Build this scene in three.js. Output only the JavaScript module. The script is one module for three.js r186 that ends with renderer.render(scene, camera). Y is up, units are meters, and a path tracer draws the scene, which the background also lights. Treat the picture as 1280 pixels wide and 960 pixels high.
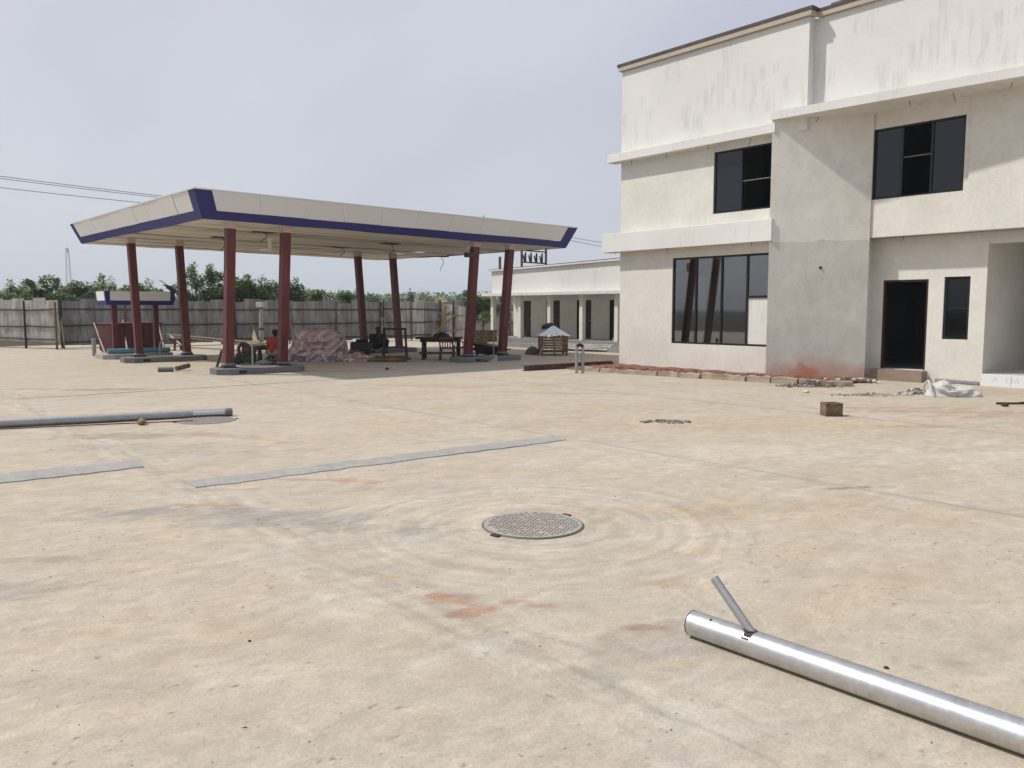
import * as THREE from 'three';
import { mergeGeometries, mergeVertices, toCreasedNormals } from 'three/addons/utils/BufferGeometryUtils.js';
import { RoundedBoxGeometry } from 'three/addons/geometries/RoundedBoxGeometry.js';
import { MarchingCubes } from 'three/addons/objects/MarchingCubes.js';

// ------------------------------------------------------------------ camera
const EYE = 1.7, FOCAL = 1020, HORIZON = 387, YAW = THREE.MathUtils.degToRad(40);
const PITCH = Math.atan((480 - HORIZON) / FOCAL);
const scene = new THREE.Scene();
const camera = new THREE.PerspectiveCamera(2 * Math.atan(480 / FOCAL) * 180 / Math.PI, 4 / 3, 0.05, 6000);
camera.position.set(0, EYE, 0);
camera.rotation.order = 'YXZ';
camera.rotation.set(-PITCH, Math.PI / 2 - YAW, 0);
scene.add(camera);

const renderer = new THREE.WebGLRenderer({ antialias: true });
renderer.toneMapping = THREE.LinearToneMapping;
renderer.toneMappingExposure = 1.0;
renderer.shadowMap.enabled = true;

// ------------------------------------------------------------------ sky and sun
const hash = (x, y, s) => { let h = Math.imul(x, 374761393) ^ Math.imul(y, 668265263) ^ Math.imul(s, 1274126177); h = Math.imul(h ^ (h >>> 13), 1274126177); return ((h ^ (h >>> 16)) >>> 0) / 4294967296; };
const sm = t => t * t * (3 - 2 * t);
const SUN = new THREE.Vector3(-0.57, 1, 0.57).normalize();
{
  const W = 512, Hh = 256, d = new Float32Array(W * Hh * 4);
  for (let j = 0; j < Hh; j++) for (let i = 0; i < W; i++) {
    const el = ((j + 0.5) / Hh - 0.5) * Math.PI, az = ((i + 0.5) / W - 0.5) * 2 * Math.PI;
    const x = Math.cos(el) * Math.cos(az), y = Math.sin(el), z = Math.cos(el) * Math.sin(az);
    const c = x * SUN.x + y * SUN.y + z * SUN.z;
    const h = Math.max(0, y), t = 1 - Math.exp(-h * 3.2);
    const g = 0.20 * Math.pow(Math.max(0, 0.5 + 0.5 * c), 2.6);
    // thin high cloud: broad, faint streaks
    const cp = 1 / (h + 0.25), cl = 0.17 * (fbm(x * cp * 1.1 + 20, z * cp * 2.6 + 20, 5, 7) - 0.5) * Math.min(1, h * 5);
    let r = 0.595 + (0.478 - 0.595) * t, gg = 0.635 + (0.498 - 0.635) * t, b = 0.70 + (0.63 - 0.70) * t;
    if (y < 0) { r = 0.50; gg = 0.52; b = 0.52; }
    const k = (j * W + i) * 4;
    d[k] = r + g * 1.05 + cl; d[k + 1] = gg + g + cl; d[k + 2] = b + g * 0.8 + cl * 0.8; d[k + 3] = 1;
  }
  const sky = new THREE.DataTexture(d, W, Hh, THREE.RGBAFormat, THREE.FloatType);
  sky.mapping = THREE.EquirectangularReflectionMapping; sky.magFilter = THREE.LinearFilter; sky.minFilter = THREE.LinearFilter;
  sky.needsUpdate = true;
  scene.background = sky; scene.environment = sky;
}
const sun = new THREE.DirectionalLight(new THREE.Color().setRGB(1.0, 0.955, 0.87), 3.6);
sun.position.copy(SUN).multiplyScalar(80).add(new THREE.Vector3(-16, 0, -14));
sun.target.position.set(-16, 0, -14);
sun.castShadow = true; sun.shadow.radius = 3;
sun.shadow.mapSize.set(4096, 4096);
Object.assign(sun.shadow.camera, { left: -45, right: 45, top: 45, bottom: -45, near: 1, far: 220 });
scene.add(sun, sun.target);
scene.fog = new THREE.FogExp2(new THREE.Color().setRGB(0.62, 0.68, 0.74), 0.0006);

// ------------------------------------------------------------------ helpers
let seed = 20240611;
const rnd = () => { seed = (seed * 1664525 + 1013904223) >>> 0; return seed / 4294967296; };
const rr = (a, b) => a + (b - a) * rnd();
function vnoise(x, y, s = 0, px = 0, py = 0) {
  const xi = Math.floor(x), yi = Math.floor(y), u = sm(x - xi), v = sm(y - yi);
  const w = (a, p) => p ? ((a % p) + p) % p : a;
  const x0 = w(xi, px), x1 = w(xi + 1, px), y0 = w(yi, py), y1 = w(yi + 1, py);
  const a = hash(x0, y0, s), b = hash(x1, y0, s), c = hash(x0, y1, s), d = hash(x1, y1, s);
  return a + (b - a) * u + (c - a) * v + (a - b - c + d) * u * v;
}
function fbm(x, y, o = 4, s = 0, px = 0, py = 0) {
  let r = 0, a = 0.5, f = 1, n = 0;
  for (let i = 0; i < o; i++) { r += a * vnoise(x * f, y * f, s + i, px * f, py * f); n += a; a *= 0.5; f *= 2; }
  return r / n;
}
const clamp = (v, a = 0, b = 1) => Math.min(b, Math.max(a, v));
const step = (a, b, v) => sm(clamp((v - a) / (b - a)));
const lin = (r, g, b) => new THREE.Color().setRGB(r, g, b);
// measuring aids: from a point measured on the photograph to the place it stands on
function ray(px, py) {
  const d = [(px - 640) / FOCAL, -(py - 480) / FOCAL, -1], c = Math.cos(PITCH), s = Math.sin(PITCH);
  const r = d[0], u = c * d[1] + s * d[2], b = -s * d[1] + c * d[2];
  return [r * Math.sin(YAW) + b * Math.cos(YAW), u, -r * Math.cos(YAW) + b * Math.sin(YAW)];
}
const gp = (px, py, y = 0) => { const d = ray(px, py), t = (y - EYE) / d[1]; return [d[0] * t, d[2] * t]; };
const far = (px, depth) => { const r = (px - 640) / FOCAL * depth; return [r * Math.sin(YAW) - depth * Math.cos(YAW), -r * Math.cos(YAW) - depth * Math.sin(YAW)]; };
const hgt = (py, depth) => EYE + (HORIZON - py) / FOCAL * depth;

const taken = {};
const numbered = n => { const k = taken[n] = (taken[n] ?? -1) + 1; return k ? `${n}_${String(k).padStart(3, '0')}` : n; };
function tag(o, label, category, group, kind) {
  o.userData.label = label; if (category) o.userData.category = category;
  if (group) o.userData.group = group; if (kind) o.userData.kind = kind; return o;
}
function thing(name, label, category, p = [0, 0, 0], turn = 0, group) {
  const o = new THREE.Group(); o.name = numbered(name); o.position.set(...p); o.rotation.y = turn; scene.add(o);
  return tag(o, label, category, group);
}
function mesh(name, geo, mat, parent) {
  const m = new THREE.Mesh(geo, mat); m.name = parent ? name : numbered(name); m.castShadow = m.receiveShadow = true;
  (parent || scene).add(m); return m;
}
const single = (name, geo, mat, label, category, group) => tag(mesh(name, geo, mat), label, category, group);
function struct(name, geo, mat, label) { const m = mesh(name, geo, mat); m.userData.kind = 'structure'; if (label) m.userData.label = label; return m; }
function box(x0, x1, y0, y1, z0, z1) { const g = new THREE.BoxGeometry(Math.abs(x1 - x0), Math.abs(y1 - y0), Math.abs(z1 - z0)); g.translate((x0 + x1) / 2, (y0 + y1) / 2, (z0 + z1) / 2); return wuv(g); }
function rbox(x0, x1, y0, y1, z0, z1, r = 0.01) { const g = new RoundedBoxGeometry(x1 - x0, y1 - y0, z1 - z0, 1, r); g.translate((x0 + x1) / 2, (y0 + y1) / 2, (z0 + z1) / 2); return wuv(g); }
// uv in metres from the way each face points
function wuv(g, ox = 0, oy = 0) {
  if (g.index) g = g.toNonIndexed();
  const p = g.attributes.position, uv = new Float32Array(p.count * 2);
  for (let i = 0; i < p.count; i += 3) {
    const a = [0, 1, 2].map(k => [p.getX(i + k), p.getY(i + k), p.getZ(i + k)]);
    const e = a[1].map((v, k) => v - a[0][k]), f = a[2].map((v, k) => v - a[0][k]);
    const n = [Math.abs(e[1] * f[2] - e[2] * f[1]), Math.abs(e[2] * f[0] - e[0] * f[2]), Math.abs(e[0] * f[1] - e[1] * f[0])];
    const m = n[1] > n[0] && n[1] > n[2] ? 1 : n[0] > n[2] ? 0 : 2;
    for (let k = 0; k < 3; k++) { uv[(i + k) * 2] = (m === 0 ? a[k][2] : a[k][0]) + ox; uv[(i + k) * 2 + 1] = (m === 1 ? a[k][2] : a[k][1]) + oy; }
  }
  g.setAttribute('uv', new THREE.BufferAttribute(uv, 2)); return g;
}
// solid with eight given corners: bottom loop then top loop, each going round the same way
function hexa(b, t) {
  const v = [...b, ...t], q = [[0, 1, 2, 3], [7, 6, 5, 4], [0, 4, 5, 1], [1, 5, 6, 2], [2, 6, 7, 3], [3, 7, 4, 0]], P = [];
  for (const [a, c, d, e] of q) for (const i of [a, c, d, a, d, e]) P.push(...v[i]);
  const g = new THREE.BufferGeometry(); g.setAttribute('position', new THREE.Float32BufferAttribute(P, 3)); g.computeVertexNormals(); return wuv(g);
}
function prism(pts, y0, y1) { // plan polygon [x,z] raised between two heights
  const s = new THREE.Shape(pts.map(([x, z]) => new THREE.Vector2(x, -z)));
  const g = new THREE.ExtrudeGeometry(s, { depth: y1 - y0, bevelEnabled: false }); g.rotateX(-Math.PI / 2); g.translate(0, y0, 0); return wuv(g);
}
function wallXY(x0, x1, y0, y1, z, t, holes = []) { // wall facing +z with openings, front face at z
  const s = new THREE.Shape([[x0, y0], [x1, y0], [x1, y1], [x0, y1]].map(a => new THREE.Vector2(...a)));
  for (const [a, b, c, d] of holes) s.holes.push(new THREE.Path([[a, c], [a, d], [b, d], [b, c]].map(q => new THREE.Vector2(...q))));
  const g = new THREE.ExtrudeGeometry(s, { depth: t, bevelEnabled: false }); g.translate(0, 0, z - t); return wuv(g);
}
function rod(a, b, r, r2 = r, seg = 8) {
  const A = new THREE.Vector3(...a), B = new THREE.Vector3(...b), L = A.distanceTo(B);
  const g = new THREE.CylinderGeometry(r2, r, L, seg); g.translate(0, L / 2, 0);
  g.applyQuaternion(new THREE.Quaternion().setFromUnitVectors(new THREE.Vector3(0, 1, 0), B.sub(A).normalize())); g.translate(...a); return g;
}
function tube(pts, r, seg = 24, rs = 6, closed = false) { return new THREE.TubeGeometry(new THREE.CatmullRomCurve3(pts.map(p => new THREE.Vector3(...p)), closed), seg, r, rs, closed); }
function plank(a, b, w, t, roll = 0) { // board between two points
  const A = new THREE.Vector3(...a), B = new THREE.Vector3(...b), L = A.distanceTo(B);
  const g = new THREE.BoxGeometry(w, L, t); g.rotateY(roll); g.translate(0, L / 2, 0);
  g.applyQuaternion(new THREE.Quaternion().setFromUnitVectors(new THREE.Vector3(0, 1, 0), B.sub(A).normalize())); g.translate(...a); return wuv(g);
}
const strip = (g, keep = ['position', 'normal', 'uv']) => { g = g.index ? g.toNonIndexed() : g; for (const k of Object.keys(g.attributes)) if (!keep.includes(k)) g.deleteAttribute(k); return g; };
const join = gs => mergeGeometries(gs.map(g => strip(g)));
function jitter(g, amp, f = 3, s = 5) {
  const m = mergeVertices(strip(g, ['position'])), p = m.attributes.position;
  for (let i = 0; i < p.count; i++) {
    const x = p.getX(i), y = p.getY(i), z = p.getZ(i);
    p.setXYZ(i, x + (fbm(y * f + 3, z * f, 3, s) - 0.5) * amp, y + (fbm(x * f + 9, z * f, 3, s + 7) - 0.5) * amp, z + (fbm(x * f, y * f + 5, 3, s + 13) - 0.5) * amp);
  }
  m.computeVertexNormals(); return wuv(m);
}

// ------------------------------------------------------------------ textures
function tex(n, fn, { srgb = true, size = 1, m = n } = {}) {
  const d = new Uint8Array(n * m * 4);
  for (let j = 0; j < m; j++) for (let i = 0; i < n; i++) { const c = fn(i / n, j / m), k = (j * n + i) * 4; for (let q = 0; q < 3; q++) d[k + q] = clamp(c[q]) * 255; d[k + 3] = 255; }
  const t = new THREE.DataTexture(d, n, m); t.wrapS = t.wrapT = THREE.RepeatWrapping; t.magFilter = THREE.LinearFilter; t.minFilter = THREE.LinearMipmapLinearFilter; t.generateMipmaps = true;
  if (srgb) t.colorSpace = THREE.SRGBColorSpace; t.repeat.set(1 / size, 1 / size); t.needsUpdate = true; return t;
}
const gray = v => [v, v, v];
const concreteFn = (u, v) => {
  const a = fbm(u * 9, v * 9, 5, 11, 9, 9), st = fbm(u * 16 + a * 1.2, v * 44 + a * 3, 4, 31, 16, 44), st2 = fbm(u * 40, v * 64 + a * 4, 3, 51, 40, 64), gr = vnoise(u * 512, v * 512, 71, 512, 512);
  const speck = fbm(u * 90, v * 130, 2, 91, 90, 130), pale = fbm(u * 22, v * 34, 4, 121, 22, 34);
  let k = 0.90 + (st - 0.5) * 0.07 + (a - 0.5) * 0.06 + (st2 - 0.5) * 0.09 + (gr - 0.5) * 0.08 + Math.max(0, pale - 0.58) * 0.13;
  if (speck > 0.79) k -= (speck - 0.79) * 1.5 * step(0.5, 0.62, a);
  const rg = 1 - Math.abs(fbm(u * 12 + a, v * 20 + a * 3, 4, 131, 12, 20) * 2 - 1), rg2 = 1 - Math.abs(fbm(u * 26, v * 36 + a * 4, 3, 141, 26, 36) * 2 - 1);
  k += step(0.93, 1.0, rg) * 0.035 - step(0.94, 1.0, rg2) * 0.04 * step(0.45, 0.6, a);
  const w = (fbm(u * 7 + 2, v * 10, 4, 111, 7, 10) - 0.5) * 0.06;
  return [k + w * 0.35, k, k - w];
};
const T = {
  concrete: tex(1024, concreteFn, { size: 4.6 }),
  concreteB: tex(512, (u, v) => gray(fbm(u * 40, v * 90, 4, 15, 40, 90) * 0.6 + vnoise(u * 256, v * 256, 5, 256, 256) * 0.4), { srgb: false, size: 2.3 }),
  plaster: tex(1024, (u, v) => {
    const a = fbm(u * 6, v * 6, 5, 201, 6, 6), s = fbm(u * 70, v * 26, 4, 221, 70, 26), f = vnoise(u * 400, v * 400, 261, 400, 400);
    const k = 0.95 + (a - 0.5) * 0.08 + (f - 0.5) * 0.03 + (s - 0.5) * 0.022 + (fbm(u * 60, v * 40, 3, 271, 60, 40) - 0.5) * 0.05;
    return [k, k - 0.004, k - 0.010 - (1 - a) * 0.012];
  }, { size: 4.2 }),
  plasterTop: tex(1024, (u, v) => {
    const a = fbm(u * 6, v * 6, 5, 205, 6, 6), s = fbm(u * 90, v * 11, 4, 225, 90, 11), m = step(0.52, 0.72, fbm(u * 6, v * 9, 4, 245, 6, 9)), f = vnoise(u * 400, v * 400, 265, 400, 400);
    const k = 0.955 + (a - 0.5) * 0.06 + (f - 0.5) * 0.03 - m * Math.max(0, s - 0.43) * 0.17;
    return [k, k - 0.002, k - 0.006];
  }, { size: 5.3 }),
  plasterB: tex(512, (u, v) => gray(fbm(u * 90, v * 60, 4, 281, 90, 60)), { srgb: false, size: 2.1 }),
  rust: tex(512, (u, v) => {
    const a = fbm(u * 10, v * 4, 5, 301, 10, 4), s = fbm(u * 40, v * 3, 3, 311, 40, 3), r = step(0.56, 0.74, fbm(u * 7, v * 7, 4, 321, 7, 7));
    const k = 0.82 + (a - 0.5) * 0.28 + (s - 0.5) * 0.26;
    return [k, k - r * 0.035, k - r * 0.06];
  }, { size: 2.6 }),
  wood: tex(512, (u, v) => { const g = fbm(u * 60, v * 4, 4, 401, 60, 4), a = fbm(u * 4, v * 3, 3, 411, 4, 3); const k = 0.68 + (g - 0.5) * 0.5 + (a - 0.5) * 0.3; return [k, k * 0.93, k * 0.84]; }, { size: 1.2 }),
  metal: tex(512, (u, v) => { const a = fbm(u * 12, v * 12, 4, 501, 12, 12), s = fbm(u * 6, v * 80, 3, 511, 6, 80), sp = step(0.62, 0.75, vnoise(u * 40, v * 40, 521, 40, 40)) ; const k = 0.90 + (a - 0.5) * 0.07 + (s - 0.5) * 0.08 + sp * 0.02, du = step(0.55, 0.75, fbm(u * 5, v * 9, 5, 541, 5, 9)) * 0.035; return [k - du * 0.5, k - du * 0.8, k - du * 1.3]; }, { size: 0.9 }),
  metalR: tex(512, (u, v) => gray(0.50 + (fbm(u * 10, v * 10, 5, 531, 10, 10) - 0.5) * 0.22), { srgb: false, size: 0.7 }),
  cloth: tex(512, (u, v) => {
    const a = fbm(u * 8, v * 8, 4, 601, 8, 8), b = fbm(u * 11 + a * 2, v * 11, 4, 611, 11, 11), f = vnoise(u * 180, v * 180, 621, 180, 180) * 0.06;
    const c = [0.66, 0.585, 0.585], mx = (q, w) => { for (let n = 0; n < 3; n++) c[n] += (q[n] - c[n]) * w; };
    mx([0.80, 0.745, 0.73], step(0.53, 0.66, b) * 0.8); mx([0.64, 0.48, 0.48], step(0.52, 0.64, a) * 0.55); mx([0.36, 0.34, 0.38], step(0.45, 0.36, b) * 0.75); mx([0.68, 0.52, 0.52], step(0.60, 0.66, fbm(u * 5, v * 5, 3, 631, 5, 5)) * 0.6);
    return c.map(q => q + f);
  }, { size: 1.1 }),
  soil: tex(512, (u, v) => { const a = fbm(u * 14, v * 14, 5, 701, 14, 14), b = vnoise(u * 90, v * 90, 711, 90, 90); const k = 0.62 + (a - 0.5) * 0.5 + (b - 0.5) * 0.2; return [k, k * 0.92, k * 0.86]; }, { size: 1.6 }),
};
const M = {};
const std = (name, color, rough, o = {}) => (M[name] = new THREE.MeshStandardMaterial({ color, roughness: rough, side: THREE.DoubleSide, ...o }));
std('plaster', lin(0.75, 0.735, 0.695), 0.92, { map: T.plaster, bumpMap: T.plasterB, bumpScale: 0.003 });
std('plasterTop', lin(0.77, 0.765, 0.745), 0.92, { map: T.plasterTop, bumpMap: T.plasterB, bumpScale: 0.002 });
std('plasterBare', lin(0.36, 0.35, 0.32), 0.95, { map: T.plaster, bumpMap: T.plasterB, bumpScale: 0.008 });
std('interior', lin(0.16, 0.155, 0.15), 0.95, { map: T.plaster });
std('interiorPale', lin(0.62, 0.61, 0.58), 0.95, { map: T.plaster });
std('tanBoard', lin(0.50, 0.44, 0.37), 0.8, { map: T.plaster });
std('brownMetal', lin(0.085, 0.062, 0.055), 0.55, { map: T.rust });
std('frame', lin(0.018, 0.016, 0.018), 0.4, { metalness: 0.3 });
std('doorBrown', lin(0.06, 0.026, 0.022), 0.55, { map: T.wood });
std('tile', lin(0.72, 0.73, 0.74), 0.25);
std('stepTan', lin(0.33, 0.25, 0.19), 0.85, { map: T.concrete });
std('cement', lin(0.30, 0.30, 0.30), 0.93, { map: T.concrete, bumpMap: T.concreteB, bumpScale: 0.006 });
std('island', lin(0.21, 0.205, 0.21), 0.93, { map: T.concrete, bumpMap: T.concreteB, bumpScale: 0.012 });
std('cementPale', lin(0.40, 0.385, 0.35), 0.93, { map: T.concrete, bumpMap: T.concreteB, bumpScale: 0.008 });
std('kerb', lin(0.46, 0.385, 0.305), 0.95, { map: T.concrete, bumpMap: T.concreteB, bumpScale: 0.01 });
std('fasciaWhite', lin(0.71, 0.705, 0.70), 0.55);
std('fasciaDull', lin(0.695, 0.69, 0.68), 0.6);
std('fasciaBlue', lin(0.015, 0.014, 0.14), 0.42);
std('soffit', lin(0.66, 0.63, 0.55), 0.6);
std('soffitOld', lin(0.58, 0.55, 0.45), 0.6);
std('capTan', lin(0.50, 0.41, 0.36), 0.6);
std('maroon', lin(0.165, 0.026, 0.032), 0.5, { map: T.rust });
std('maroonDark', lin(0.115, 0.018, 0.024), 0.6, { map: T.rust });
std('black', lin(0.012, 0.012, 0.014), 0.7);
std('darkGrey', lin(0.035, 0.034, 0.036), 0.7);
std('zincDark', lin(0.36, 0.358, 0.36), 0.7, { map: T.rust });
std('zincMid', lin(0.37, 0.365, 0.365), 0.7, { map: T.rust });
std('zincPale', lin(0.66, 0.64, 0.60), 0.75, { map: T.rust });
std('zincWarm', lin(0.58, 0.555, 0.52), 0.75, { map: T.rust });
std('woodGrey', lin(0.30, 0.25, 0.21), 0.9, { map: T.wood });
std('woodDark', lin(0.085, 0.062, 0.05), 0.9, { map: T.wood });
std('woodPale', lin(0.62, 0.56, 0.49), 0.9, { map: T.wood });
std('woodTan', lin(0.52, 0.36, 0.19), 0.9, { map: T.wood });
std('galv', lin(0.70, 0.705, 0.715), 0.74, { metalness: 0.9, map: T.metal, roughnessMap: T.metalR });
std('galvDull', lin(0.47, 0.475, 0.495), 0.55, { metalness: 0.75, map: T.metal });
std('iron', lin(0.22, 0.205, 0.195), 0.7, { metalness: 0.25, map: T.metal });
std('lid', lin(0.43, 0.395, 0.355), 0.85, { map: T.concrete });
std('ironDark', lin(0.05, 0.045, 0.043), 0.8, { map: T.metal });
std('rustSteel', lin(0.125, 0.06, 0.042), 0.8, { map: T.rust });
std('soil', lin(0.52, 0.27, 0.19), 1, { map: T.soil });
std('sand', lin(0.75, 0.62, 0.47), 1, { map: T.soil });
std('cloth', lin(1.08, 1.06, 1.02), 0.95, { map: T.cloth });
std('clothGrey', lin(0.40, 0.36, 0.35), 0.95, { map: T.soil });
std('sack', lin(0.62, 0.61, 0.60), 0.8, { map: T.plaster });
std('whiteSheet', lin(0.78, 0.81, 0.86), 0.55);
std('whitePaint', lin(0.72, 0.72, 0.70), 0.6);
std('bluePipe', lin(0.10, 0.24, 0.33), 0.5);
std('plasticDark', lin(0.045, 0.028, 0.045), 0.45);
std('plasticRed', lin(0.10, 0.024, 0.026), 0.5);
std('blockTan', lin(0.44, 0.37, 0.265), 0.95, { map: T.soil, bumpMap: T.concreteB, bumpScale: 0.01 });
std('wire', lin(0.02, 0.02, 0.02), 0.7);
std('yellowWood', lin(0.45, 0.24, 0.06), 0.8, { map: T.wood });
M.glassTint = new THREE.MeshPhysicalMaterial({ color: lin(0.05, 0.052, 0.065), roughness: 0.06, transmission: 1, thickness: 0, ior: 1.5, side: THREE.DoubleSide });
M.glassTint.color.setRGB(0.06, 0.062, 0.08);
M.glassTinted = new THREE.MeshPhysicalMaterial({ color: lin(0.012, 0.0125, 0.022), roughness: 0.12, ior: 1.5, side: THREE.DoubleSide });
M.glass = new THREE.MeshPhysicalMaterial({ color: lin(0.74, 0.76, 0.76), roughness: 0.02, transmission: 1, thickness: 0, ior: 2.2, side: THREE.DoubleSide });
M.foliage = new THREE.MeshPhysicalMaterial({ color: 0xffffff, vertexColors: true, roughness: 0.75, transmission: 0.4, thickness: 0, side: THREE.DoubleSide });

// ------------------------------------------------------------------ ground
const X_FENCE = -40.2;
{
  // blotches of matter on the paving: [x, z, radius along screen-right, radius across, turn, colour, strength]
  const RD = [0.33, 0.20, 0.15], TN = [0.40, 0.315, 0.22], GY = [0.24, 0.232, 0.225], DK = [0.215, 0.185, 0.165], WH = [0.50, 0.485, 0.45];
  const B = [];
  const add = (px, py, rx, rz, col, k, turn = 0) => { const [x, z] = gp(px, py); B.push([x, z, rx, rz, turn, col, Math.min(1, k * (col === GY ? 0.85 : col === WH ? 0.7 : 1.2))]); };
  add(560, 750, 0.20, 0.13, RD, 1.0, -0.3); add(590, 765, 0.17, 0.10, RD, 1.0, -0.6); add(545, 745, 0.12, 0.07, RD, 0.9); add(650, 752, 0.16, 0.06, RD, 0.7); add(672, 757, 0.12, 0.04, RD, 0.6); add(812, 784, 0.16, 0.06, RD, 0.75); add(838, 731, 0.30, 0.07, TN, 0.9, 0.3); add(890, 711, 0.1, 0.05, TN, 0.7);
  add(860, 838, 0.35, 0.12, TN, 0.45, -0.4); add(480, 722, 0.10, 0.05, TN, 0.8);
  add(385, 600, 0.9, 0.14, RD, 0.55, 0.1); add(300, 612, 0.6, 0.12, RD, 0.45); add(262, 632, 0.3, 0.1, RD, 0.6); add(310, 645, 1.5, 0.35, GY, 0.85, 0.15); add(430, 660, 0.9, 0.2, GY, 0.6, 0.1); add(220, 640, 0.9, 0.18, GY, 0.55);
  add(510, 610, 0.9, 0.15, GY, 0.4); add(150, 545, 1.1, 0.35, DK, 0.5, -0.1); add(120, 548, 0.5, 0.12, RD, 0.45); add(200, 560, 1.6, 0.5, GY, 0.45); add(60, 520, 1.5, 0.3, GY, 0.35);
  add(290, 546, 1.3, 0.16, RD, 0.42, 0.45); add(20, 735, 0.6, 0.18, GY, 0.75); add(90, 650, 0.8, 0.1, GY, 0.45); add(45, 700, 0.5, 0.08, DK, 0.35); add(180, 740, 0.5, 0.1, WH, 0.5);
  add(130, 487, 1.4, 0.35, DK, 0.65); add(120, 495, 3.2, 0.18, TN, 0.6); add(40, 486, 1.0, 0.2, DK, 0.4);
  add(300, 492, 4.5, 0.35, TN, 0.45); add(560, 483, 2.6, 0.35, RD, 0.33, 0.15); add(620, 481, 3.2, 0.25, TN, 0.6, 0.1); add(690, 491, 2.2, 0.22, RD, 0.38, 0.15); add(420, 464, 2.2, 0.5, RD, 0.35);
  add(900, 530, 5.0, 0.9, TN, 0.45); add(700, 510, 4.0, 0.9, TN, 0.35); add(1120, 510, 1.6, 0.22, RD, 0.5); add(1200, 515, 2.2, 0.28, RD, 0.55, 0.1); add(1150, 533, 0.9, 0.15, RD, 0.6); add(1250, 520, 1.3, 0.3, RD, 0.5); add(1070, 610, 0.45, 0.05, DK, 0.9, -0.15);
  add(1060, 640, 1.9, 0.5, TN, 0.4); add(820, 640, 1.3, 0.22, TN, 0.4); add(930, 690, 0.8, 0.25, TN, 0.4); add(1130, 570, 3.0, 0.5, WH, 0.55); add(1000, 560, 3.2, 0.4, WH, 0.5, -0.1); add(760, 580, 1.6, 0.3, WH, 0.45); add(880, 480, 5.0, 0.5, RD, 0.16);
  add(820, 800, 0.55, 0.22, GY, 0.42, -0.5); add(620, 800, 0.7, 0.12, WH, 0.6, -0.7); add(700, 850, 0.6, 0.2, GY, 0.25); add(120, 860, 0.5, 0.15, GY, 0.35); add(300, 780, 0.8, 0.2, TN, 0.25);
  add(1060, 840, 0.05, 0.025, DK, 0.9); add(1145, 835, 0.05, 0.03, DK, 0.6); add(1190, 830, 0.12, 0.05, DK, 0.35); add(890, 700, 0.5, 0.1, WH, 0.3);
  const axis = (a) => { const o = []; for (const [s, e, d] of a) for (let v = s; v < e - 1e-6; v += d) o.push(v); o.push(a[a.length - 1][1]); return o; };
  const xs = axis([[-44, -34, 0.5], [-34, -14, 0.14], [-14, -8, 0.06], [-8, 1.2, 0.025], [1.2, 14, 0.8]]);
  const zs = axis([[-33, -22, 0.4], [-22, -12, 0.12], [-12, -7, 0.06], [-7, 0.6, 0.025], [0.6, 3, 0.12], [3, 16, 0.8]]);
  const nx = xs.length, nz = zs.length, P = new Float32Array(nx * nz * 3), C = new Float32Array(nx * nz * 3), U = new Float32Array(nx * nz * 2), I = [];
  const ca = Math.cos(0.87), sa = Math.sin(0.87), mh = [-4.75, -4.2];
  for (let j = 0; j < nz; j++) for (let i = 0; i < nx; i++) {
    const x = xs[i], z = zs[j], k = j * nx + i;
    P[k * 3] = x; P[k * 3 + 1] = (fbm(x * 0.5, z * 0.5, 3, 41) - 0.5) * 0.012; P[k * 3 + 2] = z;
    const s = -z, t = x; // floated in long strokes towards the annex
    U[k * 2] = s; U[k * 2 + 1] = t;
    const a = fbm(s * 0.35, t * 0.5, 5, 801), b = fbm(s * 0.7 + 7, t * 1.3 + 3, 6, 821), e = fbm(s * 2.2, t * 6.5, 5, 841), f = fbm(s * 7, t * 22, 3, 861);
    let c = [0.428, 0.372, 0.305];
    const mix = (q, w) => { for (let n = 0; n < 3; n++) c[n] += (q[n] - c[n]) * w; };
    // cast bays about five metres long, each mixed a little differently
    const wob = (fbm(x * 1.6, z * 1.6, 3, 33) - 0.5) * 0.12, zz = z + wob, xx = x + wob;
    const row = zz > -2.62 ? 0 : zz > -7.45 ? 1 : zz > -12.4 ? 2 : zz > -17.4 ? 3 : 4, xo = row === 0 ? -9.5 : -7.9, colm = Math.floor((xx - xo) / 5.0), hb = hash(row * 7 + 3, colm + 50, 9), hc = hash(row * 5 + 1, colm + 70, 4);
    mix([0.385, 0.36, 0.318], hb * 0.38); mix([0.43, 0.362, 0.278], hc * 0.3);
    mix([0.395, 0.368, 0.32], step(0.38, 0.64, a) * 0.35); mix([0.43, 0.36, 0.28], step(0.48, 0.72, b) * 0.22); mix([0.455, 0.42, 0.37], step(0.50, 0.70, fbm(s * 1.3 + 31, t * 3.4, 6, 881)) * 0.18);
    mix([0.31, 0.295, 0.275], step(0.58, 0.74, e) * 0.17 * step(0.42, 0.6, b)); mix([0.335, 0.265, 0.20], step(0.60, 0.74, fbm(s * 0.8 + 11, t * 1.8 + 17, 6, 901)) * 0.15);
    let g = 1 + (e - 0.5) * 0.05 + (f - 0.5) * 0.09;
    // slurry and dirt dragged along the cross joints
    for (const [jz, js] of [[-2.62, 1], [-7.45, 0.8], [-12.4, 0.6]]) {
      const d = Math.abs(z + (fbm(x * 1.6, z * 1.6, 3, 33) - 0.5) * 0.12 - jz); if (d > 0.75) continue;
      const n1 = fbm(x * 1.1 + jz, d * 9, 5, 971), n2 = fbm(x * 3.2, z * 16, 4, 981);
      mix([0.46, 0.435, 0.39], step(0.75, 0.1, d) * step(0.42, 0.62, n1) * 0.5 * js); mix([0.265, 0.25, 0.235], step(0.55, 0.0, d) * step(0.50, 0.66, n2) * 0.45 * js);
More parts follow.
